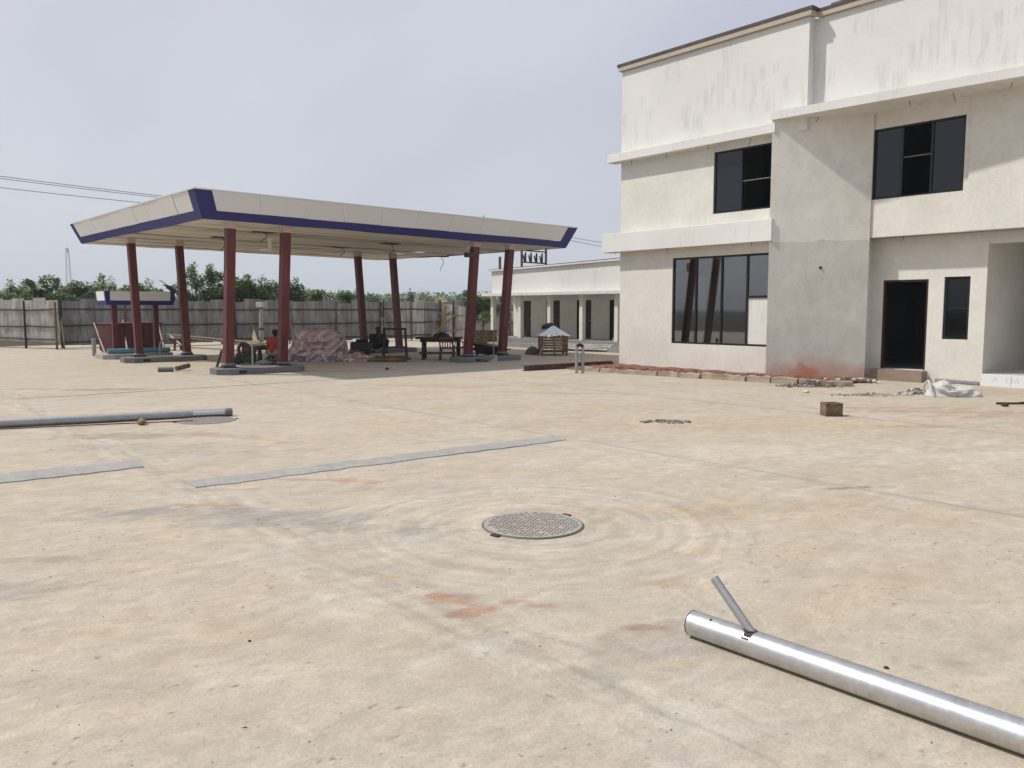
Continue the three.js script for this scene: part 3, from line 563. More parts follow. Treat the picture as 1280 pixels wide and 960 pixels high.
// pump islands
{
  const isl = (x, z0, z1, label, w = 0.42) => {
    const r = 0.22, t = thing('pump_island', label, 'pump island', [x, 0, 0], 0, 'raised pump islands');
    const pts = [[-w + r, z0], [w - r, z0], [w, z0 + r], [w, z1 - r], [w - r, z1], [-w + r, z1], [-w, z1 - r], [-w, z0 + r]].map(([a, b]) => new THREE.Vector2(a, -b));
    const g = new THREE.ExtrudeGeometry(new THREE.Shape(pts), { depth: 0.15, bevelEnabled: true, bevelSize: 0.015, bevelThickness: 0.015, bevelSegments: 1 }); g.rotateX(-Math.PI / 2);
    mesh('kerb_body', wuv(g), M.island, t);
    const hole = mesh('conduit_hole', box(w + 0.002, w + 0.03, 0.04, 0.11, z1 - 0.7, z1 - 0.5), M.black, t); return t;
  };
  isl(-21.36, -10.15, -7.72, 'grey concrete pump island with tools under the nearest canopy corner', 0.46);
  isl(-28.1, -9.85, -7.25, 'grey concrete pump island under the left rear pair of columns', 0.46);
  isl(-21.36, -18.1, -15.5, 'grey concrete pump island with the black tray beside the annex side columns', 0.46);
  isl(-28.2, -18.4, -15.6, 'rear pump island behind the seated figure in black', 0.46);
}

// ------------------------------------------------------------------ small kiosk canopy beyond
{
  const t = thing('small_canopy', 'small white and navy canopy on two maroon posts beyond the left columns', 'canopy');
  const x0 = -31.5, x1 = -30.2, z0 = -9.55, z1 = -7.36, y0 = 1.86, y1 = 2.33, o = 0.05, sp = 2.0;
  const q = (e, y) => [[x0 - e, y, z0 - e], [x1 + e, y, z0 - e], [x1 + e, y, z1 + e], [x0 - e, y, z1 + e]];
  mesh('fascia_band', hexa(q(0, y0), q(o * 0.35, y0 + 0.15)), M.fasciaBlue, t);
  mesh('fascia_box', hexa(q(o * 0.35, y0 + 0.152), q(o, y1)), M.whitePaint, t);
  for (const [x, z] of [[x1, z1], [x1, z0], [x0, z1], [x0, z0]]) { const sx = x === x1 ? 1 : -1, sz = z === z1 ? 1 : -1; mesh('corner_panel', hexa([[x - sx * 0.1, y0 + 0.15, z - sz * 0.1], [x + sx * 0.03, y0 + 0.15, z - sz * 0.1], [x + sx * 0.03, y0 + 0.15, z + sz * 0.03], [x - sx * 0.1, y0 + 0.15, z + sz * 0.03]], [[x - sx * 0.1, y1 + 0.01, z - sz * 0.1], [x + sx * 0.065, y1 + 0.01, z - sz * 0.1], [x + sx * 0.065, y1 + 0.01, z + sz * 0.065], [x - sx * 0.1, y1 + 0.01, z + sz * 0.065]]), M.fasciaBlue, t); }
  for (const z of [-7.72, -9.1]) { const c = mesh('post', box(-30.84, -30.68, 0.2, y0, z - 0.08, z + 0.08), M.maroon, t); mesh('base_plate', box(-30.92, -30.6, 0.185, 0.198, z - 0.16, z + 0.16), M.ironDark, c); }
  const il = thing('pump_island', 'pale concrete pump island with blue pipe under the small canopy', 'pump island', [0, 0, 0], 0, 'raised pump islands');
  const s = new THREE.Shape([[-31.3, 7.2], [-30.3, 7.2], [-30.05, 7.5], [-30.05, 9.2], [-30.3, 9.5], [-31.3, 9.5]].map(a => new THREE.Vector2(...a)));
  const g = new THREE.ExtrudeGeometry(s, { depth: 0.15, bevelSize: 0.015, bevelThickness: 0.015, bevelSegments: 1 }); g.rotateX(-Math.PI / 2); mesh('kerb_body', wuv(g), M.cementPale, il);
  const bp = rod([-30.35, 0.27, -7.35], [-30.3, 0.27, -9.4], 0.09, 0.09, 14); single('blue_pipe', bp, M.bluePipe, 'blue plastic pipe lying on the far small island', 'pipe');
  single('bent_pipe', tube([[-29.9, 0.02, -8.95], [-29.9, 0.45, -8.95], [-29.95, 0.58, -9.02], [-30.0, 0.62, -9.2], [-30.0, 0.55, -9.32]], 0.03, 20, 8), M.galvDull, 'bent vent pipe standing at the end of the blue pipe', 'pipe');
}
// dark red tanks by the fence
{
  const tank = (px, py, wd, label) => {
    const [x, z] = gp(px, py), t = thing('red_tank', label, 'tank', [x, 0, z], 0.35, 'dark red tanks by the fence');
    mesh('tank_body', rbox(-0.45, 0.45, 0.06, 1.15, -wd / 2, wd / 2, 0.06), M.maroonDark, t);
    mesh('rim', rbox(-0.48, 0.48, 1.12, 1.17, -wd / 2 - 0.03, wd / 2 + 0.03, 0.02), M.maroonDark, t);
    for (const s of [-1, 0, 1]) mesh('rib', rbox(0.452, 0.48, 0.08, 1.1, s * wd * 0.3 - 0.03, s * wd * 0.3 + 0.03, 0.01), M.maroonDark, t);
    mesh('skid', box(-0.4, 0.4, 0, 0.06, -wd / 2 + 0.1, wd / 2 - 0.1), M.ironDark, t);
  };
  tank(149, 440, 1.15, 'dark red steel tank left of the small canopy post'); tank(181, 438, 1.1, 'dark red steel tank right behind the left canopy column');
}

// ------------------------------------------------------------------ fence of corrugated zinc sheets
{
  const sheetGeo = [];
  for (let v = 0; v < 3; v++) {
    const n = 26, w = 0.86, P = [], I = [], U = [];
    for (let i = 0; i <= n; i++) for (let j = 0; j <= 2; j++) { const x = i / n * w, y = j / 2; P.push(x - w / 2, y, 0.012 * Math.cos(i * Math.PI / 1.5) + (fbm(x * 2, y * 3 + v * 9, 2, v) - 0.5) * 0.05); U.push(x + v * 0.7, y * 2.1 + v); if (i && j) { const k = i * 3 + j; I.push(k - 4, k - 1, k - 3, k - 3, k - 1, k); } }
    const g = new THREE.BufferGeometry(); g.setAttribute('position', new THREE.Float32BufferAttribute(P, 3)); g.setAttribute('uv', new THREE.Float32BufferAttribute(U, 2)); g.setIndex(I); g.computeVertexNormals(); sheetGeo.push(g);
  }
  const fence = (label, a, b, H, mats, { rails = [0.28, 1.0, 1.72], brace = true, post = 2.4, lift = 0.1 } = {}) => {
    const t = thing('zinc_fence', label, 'fence'), dx = b[0] - a[0], dz = b[1] - a[1], L = Math.hypot(dx, dz), an = Math.atan2(-dz, dx), nx = -dz / L, nz = dx / L, n = Math.max(1, Math.round(L / 0.8));
    const side = (nx * (0 - a[0]) + nz * (0 - a[1])) > 0 ? 1 : -1, at = (s, o) => [a[0] + dx * s + nx * o * side, a[1] + dz * s + nz * o * side];
    for (let k = 0; k < n; k++) {
      const m = mesh('zinc_sheet', sheetGeo[k % 3], mats[Math.floor(rnd() * mats.length)], t), [x, z] = at((k + 0.5) / n, k % 2 * 0.016);
      const h = H + rr(-0.07, 0.07); m.position.set(x, lift + rr(-0.05, 0.05), z); m.rotation.set(0, an + (side < 0 ? Math.PI : 0), 0); m.rotation.z = rr(-0.012, 0.012); m.scale.y = h - lift;
    }
    const np = Math.max(1, Math.round(L / post));
    for (let k = 0; k <= np; k++) {
      const [x, z] = at(clamp(k / np + rr(-0.01, 0.01)), 0.1), h = H + rr(-0.1, 0.12);
      mesh('post', jitter(rod([x, -0.05, z], [x + rr(-0.05, 0.05), h, z], 0.05, 0.04, 6), 0.03, 4, k), k % 3 ? M.woodGrey : M.woodDark, t);
      if (brace && k % 2 === 0) { const [x2, z2] = at(clamp(k / np), 0.95); mesh('brace', plank([x2, 0, z2], [x, h * 0.62, z], 0.08, 0.04), M.woodPale, t); }
    }
    for (const r of rails) for (let k = 0; k < np; k++) { const [x, z] = at(k / np, 0.05), [x2, z2] = at((k + 1) / np, 0.05); mesh('rail', plank([x, r + rr(-0.04, 0.04), z], [x2, r + rr(-0.04, 0.04), z2], 0.05, 0.04), M.woodDark, t); }
    return t;
  };
  fence('long weathered grey zinc sheet fence behind the canopy columns', [-40.6, -8.0], [-38.9, -23.2], 2.12, [M.zincDark, M.zincDark, M.zincDark, M.zincMid]);
  fence('paler bleached zinc sheet fence at the left edge of the view', [-47.0, -4.3], [-39.2, -7.6], 2.12, [M.zincPale, M.zincWarm, M.zincPale], { brace: false, rails: [0.42, 0.98, 1.68], post: 2.0, lift: 0.28 });
  fence('dark zinc fence with a bleached sheet behind the table and chair', [-38.9, -23.4], [-37.6, -28.0], 2.15, [M.zincDark, M.zincPale, M.zincMid], { post: 1.6 });
  fence('low dark zinc fence beside the annex end', [-37.0, -31.0], [-33.6, -30.5], 1.7, [M.zincMid, M.zincDark], { post: 1.6 });
  // half-dismantled gate leaf of bleached boards
  const g = thing('gate_leaf', 'bleached timber and zinc gate leaf sagging open beside the canopy column', 'gate', [gp(557, 427)[0], 0, gp(557, 427)[1]], 0.35);
  for (let k = 0; k < 4; k++) { const m = mesh('zinc_sheet', sheetGeo[k % 3], k % 2 ? M.zincPale : M.zincWarm, g); m.position.set(k * 0.55, 0.1, 0.02 * (k % 2)); m.scale.set(0.68, 1.9 - k * 0.07, 1); m.rotation.z = -0.05 + 0.03 * k; }
  for (const x of [-0.3, 0.55, 1.9]) mesh('post', rod([x, 0, 0.09], [x + 0.03, 2.2 - x * 0.1, 0.09], 0.05, 0.045, 6), M.woodDark, g);
  for (const [a, b] of [[[-0.4, 0.5, 0.13], [2.0, 0.75, 0.13]], [[-0.4, 1.5, 0.13], [2.0, 1.3, 0.13]], [[-0.9, 0.9, 0.2], [0.5, 1.6, 0.15]], [[-0.7, 0.3, 0.3], [0.7, 1.4, 0.16]]]) mesh('rail', plank(a, b, 0.06, 0.04), M.woodGrey, g);
  mesh('rail', plank([-0.2, 0.3, 0.22], [0.2, 1.9, 0.22], 0.08, 0.04), M.yellowWood, g);
}

// ------------------------------------------------------------------ foliage beyond the fence
function leaves(list, n, size, cols, rs) { // list of [x,y,z,rx,ry,rz]
  const P = new Float32Array(n * 18), C = new Float32Array(n * 18), vol = list.map(b => b[3] * b[4] * b[5]), tot = vol.reduce((a, b) => a + b, 0);
  for (let k = 0; k < n; k++) {
    let q = rs() * tot, i = 0; while (i < vol.length - 1 && (q -= vol[i]) > 0) i++;
    const b = list[i]; let u, v, w; do { u = rs() * 2 - 1; v = rs() * 2 - 1; w = rs() * 2 - 1; } while (u * u + v * v + w * w > 1);
    const l = Math.hypot(u, v, w) || 1, rad = Math.pow(l, 0.45) / l; // crowd towards the outside
    const cx = b[0] + u * rad * b[3], cy = b[1] + v * rad * b[4], cz = b[2] + w * rad * b[5];
    const s = size * (0.6 + rs() * 0.8), A = rs() * 6.283, el = (rs() - 0.35) * 1.5;
    const d = [Math.cos(A) * Math.cos(el), Math.sin(el), Math.sin(A) * Math.cos(el)], e0 = [-Math.sin(A), (rs() - 0.5) * 0.7, Math.cos(A)];
    const tip = d.map(t => t * s), wd = e0.map(t => t * s * 0.32), mid = d.map((t, m) => t * s * 0.5 + (m === 1 ? s * 0.08 : 0));
    const V = [[0, 0, 0], mid.map((t, m) => t + wd[m]), tip, [0, 0, 0], tip, mid.map((t, m) => t - wd[m])];
    const c = cols[Math.floor(rs() * cols.length)], g = 0.75 + rs() * 0.5;
    for (let m = 0; m < 6; m++) { const o = k * 18 + m * 3; P[o] = cx + V[m][0]; P[o + 1] = cy + V[m][1]; P[o + 2] = cz + V[m][2]; C[o] = c[0] * g; C[o + 1] = c[1] * g; C[o + 2] = c[2] * g; }
  }
  const g = new THREE.BufferGeometry(); g.setAttribute('position', new THREE.BufferAttribute(P, 3)); g.setAttribute('color', new THREE.BufferAttribute(C, 3)); g.computeVertexNormals(); return g;
}
const GREENS = [[[0.15, 0.23, 0.075], [0.22, 0.29, 0.10], [0.12, 0.19, 0.075]], [[0.21, 0.27, 0.095], [0.25, 0.30, 0.12], [0.16, 0.23, 0.085]], [[0.115, 0.17, 0.08], [0.15, 0.205, 0.09]]];
std('bark', lin(0.12, 0.09, 0.065), 1, { map: T.wood });
function tree(label, px, depth, top, halfW, kind, o = {}) {
  const [x, z] = far(px, depth), H = hgt(top, depth), R = halfW / FOCAL * depth, t = thing(o.name ?? 'scrub_tree', label, 'tree', [x, 0, z], rr(0, 6.28), o.group ?? 'trees beyond the fence');
  const lo = o.base ?? 0.9, blobs = [], limbs = [rod([0, -0.1, 0], [rr(-0.1, 0.1), H * 0.55, rr(-0.1, 0.1)], 0.02 * H + 0.02, 0.012 * H, 7)], nb = o.nb ?? 17;
  for (let k = 0; k < nb; k++) {
    const a = rr(0, 6.28), q = Math.sqrt(rnd()), y = lo + (H - lo) * Math.pow(rnd(), 0.8) * 0.86, sh = kind === 'cone' ? (1 - (y - lo) / (H - lo)) : Math.sqrt(Math.max(0.12, 1 - Math.pow((y - lo) / (H - lo), 2.2)));
    const r = R * rr(0.17, 0.36), bx = Math.cos(a) * q * (R - r * 0.6) * sh, bz = Math.sin(a) * q * (R - r * 0.6) * sh;
    blobs.push([bx, y, bz, r, r * rr(0.6, 0.9), r]); limbs.push(rod([0, Math.min(y * 0.6, H * 0.5), 0], [bx, y, bz], 0.008 * H, 0.006, 5));
  }
  if (kind === 'cone') for (let k = 0; k < 7; k++) { const y = lo + (H - lo) * (0.25 + k * 0.11), r = R * (1.05 - k * 0.13); blobs.push([0, y, 0, r, (H - lo) * 0.09, r]); }
  else if (kind === 'sprig') for (let k = 0; k < (o.sprigs ?? 6); k++) { // slim shoots that carry tufts above the crown
    const a = rr(0, 6.28), q = R * rr(0.1, 0.85), bx = Math.cos(a) * q, bz = Math.sin(a) * q, y = H * rr(0.84, 1.02);
    limbs.push(rod([bx * 0.7, H * 0.5, bz * 0.7], [bx, y, bz], 0.022, 0.01, 5)); blobs.push([bx, y - 0.18, bz, 0.2, 0.34, 0.2]); blobs.push([bx * 0.95, y - 0.75, bz * 0.95, 0.24, 0.3, 0.24]); blobs.push([bx * 0.95 + 0.2, y - 0.5, bz * 0.95, 0.16, 0.2, 0.16]);
  } else blobs.push([0, H - R * 0.3, 0, R * 0.35, R * 0.3, R * 0.35]);
  mesh('trunk', join(limbs), M.bark, t);
  mesh('crown', leaves(blobs, o.n ?? 2600, o.leaf ?? 0.2, GREENS[o.col ?? 0], rnd), M.foliage, t);
  return t;
}
{
  const L = [
    ...[[48, 57, 360], [84, 60, 358], [118, 57, 360], [152, 60, 361], [186, 62, 362], [280, 57, 358], [312, 60, 359], [384, 62, 362], [450, 85, 368]].map(([p, d, y], i) => [['broad low bush behind the banana plant', 'broad low bush behind the dense bush by the mast', 'broad low bush left behind the small canopy', 'broad low bush behind the tufted bush', 'broad low bush behind the left rear column', 'broad low bush behind the near corner column', 'broad low bush between the near columns', 'broad low bush left of the pale distant house', 'broad low bush behind the rear left column of the far pair'][i], p, d, y, 27, 'round', { n: 2600, col: i % 2, nb: 22 }]),
    ['low bush at the far left edge above the pale fence', -6, 50, 360, 40, 'round', {}], ['scrubby bush left of the lattice mast', 28, 52, 352, 26, 'sprig', { col: 1 }], ['dense leafy bush under the lattice mast', 66, 50, 345, 34, 'round', { n: 3800 }], ['rounded bush just right of the lattice mast', 100, 52, 352, 30, 'round', { n: 3200, col: 2 }],
    ['bush rising left behind the small canopy', 138, 53, 347, 30, 'sprig', {}], ['tufted bush above the small canopy', 168, 55, 350, 24, 'sprig', { col: 1 }], ['low dark bush right of the small canopy', 200, 56, 362, 26, 'round', { col: 2 }],
    ['tall shrub with upright shoots left of the near corner column', 258, 50, 334, 32, 'sprig', { sprigs: 9, n: 3800 }], ['leafy shrub right of the near corner column', 300, 50, 346, 26, 'sprig', { n: 3200 }], ['shrub with slim shoots between the two near columns', 328, 51, 349, 24, 'sprig', { sprigs: 8 }], ['bushy shrub right of the second near column', 366, 52, 350, 22, 'sprig', { col: 2, n: 3200 }],
    ['shrub behind the second near column', 345, 56, 352, 26, 'round', {}], ['yellow green shrub right above the patterned heap', 404, 60, 364, 24, 'round', { col: 1 }], ['low shrub left behind the seated figure in black', 432, 70, 363, 20, 'sprig', {}], ['distant tree right of the rear columns', 470, 95, 368, 26, 'round', { leaf: 0.3, n: 2200 }],
    ['slim conical tree between the rear and right columns', 514, 120, 362, 7, 'cone', { leaf: 0.35, n: 1200, col: 2 }], ['green bush in the gap beside the annex end', 604, 50, 371, 26, 'round', { n: 3400 }], ['bush behind the gate leaf', 570, 58, 376, 24, 'round', { col: 1 }], ['dark distant tree above the gate leaf', 583, 130, 364, 12, 'round', { leaf: 0.4, n: 1500, col: 2 }], ['spreading tree behind the tan roofed house', 545, 150, 373, 40, 'round', { leaf: 0.45, n: 2600 }], ['pale distant tree behind the zinc fence', 490, 140, 371, 34, 'round', { leaf: 0.45, n: 2400, col: 1 }], ['low bush filling the gap left of the near columns', 232, 58, 360, 26, 'round', {}], ['distant tree behind the yellow green shrub', 425, 120, 368, 40, 'round', { leaf: 0.42, n: 2400, col: 2 }],
  ];
  for (const a of L) tree(...a);
  // a palm-like plant and a banana plant with long blades
  const blades = (label, px, depth, top, n, len) => {
    const [x, z] = far(px, depth), H = hgt(top, depth), t = thing('banana_plant', label, 'plant', [x, 0, z]);
    mesh('trunk', rod([0, 0, 0], [0.05, H - len * 0.55, 0], 0.13, 0.08, 8), M.bark, t);
    for (let k = 0; k < n; k++) {
      const a = k / n * 6.283 + rr(-0.2, 0.2), up = rr(0.4, 1.0), P = [], I = [], C = [];
      for (let i = 0; i <= 7; i++) { const s = i / 7, r = len * s * (0.55 + 0.3 * (1 - up)), y = H - len * 0.6 + len * (up * s - 0.75 * s * s * (1.15 - up * 0.6)), w = 0.22 * Math.sin(Math.PI * Math.min(1, s * 0.93 + 0.05)); for (const e of [-1, 0, 1]) { P.push(Math.cos(a) * r - Math.sin(a) * w * e, y + (e ? 0.05 : 0), Math.sin(a) * r + Math.cos(a) * w * e); const g = rr(0.85, 1.15); C.push(0.07 * g, 0.12 * g, 0.035 * g); } if (i) { const q = i * 3; I.push(q - 3, q, q - 2, q - 2, q, q + 1, q - 2, q + 1, q - 1, q - 1, q + 1, q + 2); } }
      const g = new THREE.BufferGeometry(); g.setAttribute('position', new THREE.Float32BufferAttribute(P, 3)); g.setAttribute('color', new THREE.Float32BufferAttribute(C, 3)); g.setIndex(I); g.computeVertexNormals(); mesh('leaf_blade', g, M.foliage, t);
    }
  };
  blades('banana plant with long blades above the pale fence', 47, 49, 349, 9, 1.3); blades('drooping palm like plant just left of the second rear column', 219, 50, 351, 10, 1.4);
  // wood along the horizon
  const bl = []; for (let k = 0; k < 150; k++) { const d = rr(180, 330), [x, z] = far(rr(-200, 1500), d), h = rr(4, 7.5) * (d / 260); bl.push([x, h * 0.5, z, rr(6, 12), h * 0.55, rr(5, 9)]); }
  const w = mesh('far_wood', leaves(bl, 60000, 1.0, GREENS[2], rnd), M.foliage); tag(w, 'distant belt of dark woodland along the horizon', 'woodland', null, 'stuff');
}
// houses, mast, power line
{
  const house = (label, px, depth, w, h, roofH, roofM, wallM, dep = 7) => {
    const [x, z] = far(px, depth), t = thing('distant_house', label, 'house', [x, 0, z], Math.PI / 2 - YAW);
    mesh('wall', box(-w / 2, w / 2, 0, h, -dep / 2, dep / 2), wallM, t);
    const e = 0.6, b = [[-w / 2 - e, h, dep / 2 + e], [w / 2 + e, h, dep / 2 + e], [w / 2 + e, h, -dep / 2 - e], [-w / 2 - e, h, -dep / 2 - e]], r = [[-w / 4, h + roofH, 0.05], [w / 4, h + roofH, 0.05], [w / 4, h + roofH, -0.05], [-w / 4, h + roofH, -0.05]];
    mesh('roof', hexa(b, r), roofM, t);
    for (const s of [-0.3, 0.05, 0.32]) mesh('window', box(s * w - 0.6, s * w + 0.6, h * 0.4, h * 0.75, dep / 2, dep / 2 + 0.06), M.frame, t);
  };
  const tan = std('roofTan', lin(0.36, 0.29, 0.20), 0.9, { map: T.rust });
  house('distant house with tan hipped roof seen between canopy columns', 541, 150, 6.6, 2.6, 1.4, tan, M.woodGrey); house('small white distant house left of the tan roof', 523, 165, 4.5, 2.9, 1.0, M.zincPale, M.plaster); house('pale distant house above the patterned heap', 396, 95, 3.0, 2.7, 0.8, M.zincPale, M.plaster); house('pale distant house right of the canopy column', 597, 160, 3.6, 2.9, 0.9, M.zincPale, M.plaster);
  const mast = (label, px, depth, top, w0, w1) => {
    const [x, z] = far(px, depth), H = hgt(top, depth), t = thing('lattice_mast', label, 'mast', [x, 0, z]), C = [[-1, -1], [1, -1], [1, 1], [-1, 1]], br = [];
    const at = (c, s) => { const w = w0 + (w1 - w0) * s; return [c[0] * w, H * s, c[1] * w]; };
    for (const c of C) mesh('leg', rod(at(c, 0), at(c, 1), 0.07, 0.06, 5), M.galvDull, t);
    for (let k = 0; k < 16; k++) for (let i = 0; i < 4; i++) { br.push(rod(at(C[i], k / 16), at(C[(i + 1) % 4], (k + 1) / 16), 0.035, 0.035, 4)); br.push(rod(at(C[i], k / 16), at(C[(i + 1) % 4], k / 16), 0.03, 0.03, 4)); }
    mesh('bracing', join(br), M.galvDull, t);
    mesh('antenna', join([rod([-w1 - 0.3, H * 0.95, 0], [-w1 - 0.3, H * 1.0, 0], 0.22), rod([w1 + 0.3, H * 0.92, 0], [w1 + 0.3, H * 0.98, 0], 0.22), rod([0, H, 0], [0, H * 1.04, 0], 0.06)]), M.whitePaint, t);
  };
  mast('tall lattice telecom mast standing far behind the bushes', 90, 380, 311, 1.5, 0.5); mast('faint small mast above the small canopy', 194, 700, 350, 1.4, 0.6);
  const wires = (pts, label, r = 0.018) => { for (const [a, b, sag] of pts) { const P = []; for (let i = 0; i <= 12; i++) { const s = i / 12; P.push([a[0] + (b[0] - a[0]) * s, a[1] + (b[1] - a[1]) * s - sag * 4 * s * (1 - s), a[2] + (b[2] - a[2]) * s]); } single('power_cable', tube(P, r, 30, 5), M.wire, label.shift(), 'cable', 'power line cables'); } };
  const f3 = (px, py, d) => { const [x, z] = far(px, d); return [x, hgt(py, d), z]; };
  wires([[f3(-120, 206, 48), f3(668, 285, 62), 0.5], [f3(-120, 209, 48.6), f3(676, 287, 62), 0.5], [f3(-120, 222, 49.2), f3(684, 290, 62), 0.5]], ['topmost overhead cable crossing above the left trees', 'second overhead cable just under the topmost one', 'lowest overhead cable crossing above the left trees']);
  wires([[f3(668, 289, 62), f3(900, 318, 78), 0.4], [f3(676, 294, 62), f3(900, 325, 78), 0.4]], ['upper overhead cable right of the canopy tip', 'lower overhead cable right of the canopy tip']);
  const tf = thing('transformer_frame', 'transformer pole frame rising behind the annex roof', 'utility pole');
  const pA = far(652, 60), pB = far(682, 62), ht = 6.2;
  for (const [x, z] of [pA, pB]) mesh('pole', rod([x, 0, z], [x, ht, z], 0.10, 0.09, 8), M.woodGrey, tf);
  for (const y of [5.15, 6.0]) mesh('crossarm', plank([pA[0], y, pA[1]], [pB[0], y, pB[1]], 0.08, 0.08), M.ironDark, tf);
  for (let k = 0; k < 4; k++) { const s = (k + 0.6) / 4.4, x = pA[0] + (pB[0] - pA[0]) * s, z = pA[1] + (pB[1] - pA[1]) * s; mesh('insulator', join([rod([x, 5.2, z], [x + 0.16, 5.85, z + 0.1], 0.10, 0.06, 8), rod([x - 0.1, 5.25, z], [x - 0.22, 5.7, z], 0.05, 0.05, 6)]), M.ironDark, tf); }
  { const p = far(625, 55); single('short_pole', rod([p[0], 0, p[1]], [p[0], hgt(322, 55), p[1]], 0.10, 0.09, 8), M.woodGrey, 'single brown pole left of the transformer frame', 'pole'); }
}

// ------------------------------------------------------------------ things on the forecourt
// manhole covers
{
  const cover = (x, z, label, turn, R = 0.40) => {
    const t = thing('manhole_cover', label, 'manhole cover', [x, 0, z], turn, 'round cast manhole covers');
    
    const lathe = new THREE.LatheGeometry([[R - 0.004, -0.02], [R - 0.004, 0.006], [R + 0.004, 0.006], [R + 0.006, -0.02]].map(a => new THREE.Vector2(...a)), 48); mesh('rim', lathe, M.iron, t);
    const lid = new THREE.CylinderGeometry(R - 0.009, R - 0.009, 0.018, 48); mesh('lid', wuv(lid), M.lid, t).position.y = 0.001;
    const studs = []; const p = 0.034; for (let i = -13; i <= 13; i++) for (let j = -13; j <= 13; j++) { const a = i * p, b = j * p; if (Math.hypot(a, b) > R - 0.04) continue; const q = new THREE.BoxGeometry((i + j) % 2 ? 0.027 : 0.012, 0.008, (i + j) % 2 ? 0.012 : 0.027); if (hash(i + 40, j + 40, 3) < 0.12) continue; q.rotateY((hash(i + 40, j + 40, 5) - 0.5) * 0.3); q.translate(a, 0.0112 + hash(i + 40, j + 40, 7) * 0.002, b); studs.push(q); }
    const s = mesh('tread_studs', join(studs), M.lid, t); s.userData.kind = 'stuff';
    for (const [a, c] of [[1.95, M.black], [-1.2, M.ironDark]]) { const q = rbox(-0.035, 0.016, -0.014, 0.0085, -0.04, 0.04, 0.006); q.rotateY(-a); q.translate(Math.cos(a) * (R + 0.03), 0, Math.sin(a) * (R + 0.03)); mesh('lug', q, c, t); }
  };
  cover(-4.75, -4.2, 'round studded manhole cover in the middle of the foreground', 0.5); cover(-12.55, -4.4, 'round manhole cover beside the end of the left steel pipe', 0.2, 0.43);
}
// galvanised pipe in the right foreground
{
  const t = thing('branched_pipe', 'long galvanised steel pipe with a small welded branch in right foreground', 'pipe');
  const R = 0.066, Z = -3.38, x0 = -2.56, x1 = 3.4;
  const ga = new THREE.LatheGeometry([[R - 0.005, 0], [R, 0.001], [R, (x1 - x0) / 2], [R, x1 - x0], [R - 0.005, x1 - x0], [R - 0.005, (x1 - x0) / 2], [R - 0.005, 0]].map(a => new THREE.Vector2(...a)), 48);
  { const p = ga.attributes.position, u = ga.attributes.uv; for (let i = 0; i < p.count; i++) u.setXY(i, u.getX(i) * 0.42, p.getY(i)); }
  ga.rotateZ(-Math.PI / 2); ga.rotateY(0.03); ga.translate(x0, R + 0.004, Z); mesh('pipe_barrel', toCreasedNormals(ga, 0.6), M.galv, t);
  { const e = new THREE.TorusGeometry(R - 0.003, 0.0045, 8, 40); e.rotateY(Math.PI / 2 + 0.03); e.translate(x0 - 0.001, R + 0.004, Z); mesh('end_rim', e, M.rustSteel, t); }
  const b0 = [-2.21, 0.12, Z - 0.01], b1 = [-2.445, 0.335, Z - 0.02], br = 0.022;
  const A = new THREE.Vector3(...b0), B = new THREE.Vector3(...b1), Lb = A.distanceTo(B);
  const gb = new THREE.LatheGeometry([[br - 0.003, 0], [br, 0], [br, Lb], [br - 0.003, Lb], [br - 0.003, 0]].map(a => new THREE.Vector2(...a)), 24);
  gb.applyQuaternion(new THREE.Quaternion().setFromUnitVectors(new THREE.Vector3(0, 1, 0), B.clone().sub(A).normalize())); gb.translate(...b0); mesh('branch_pipe', toCreasedNormals(gb, 0.6), M.galvDull, t);
  const wd = tube([[-2.235, 0.1335, Z + 0.016], [-2.205, 0.135, Z + 0.016], [-2.185, 0.1345, Z - 0.008], [-2.205, 0.1335, Z - 0.03], [-2.235, 0.1325, Z - 0.032], [-2.25, 0.1345, Z - 0.008]], 0.005, 28, 6, true); mesh('weld_bead', wd, M.ironDark, t);
  const mk = (xa, xb, a0, a1, nm = 'burn_mark', m = M.ironDark) => { const g = new THREE.CylinderGeometry(R + 0.002, R + 0.002, xb - xa, 10, 1, true, a0, a1 - a0); g.rotateZ(-Math.PI / 2); g.rotateY(0.03); g.translate(x0, 0, 0); g.translate((xa + xb) / 2, R + 0.004, Z - (xa + xb) / 2 * 0.03); mesh(nm, g, m, t); };
  mk(0.33, 0.372, 4.95, 5.55, 'scorch'); mk(0.325, 0.365, 5.62, 5.75, 'scorch'); mk(0.125, 0.135, 5.0, 5.25, 'scratch');
}
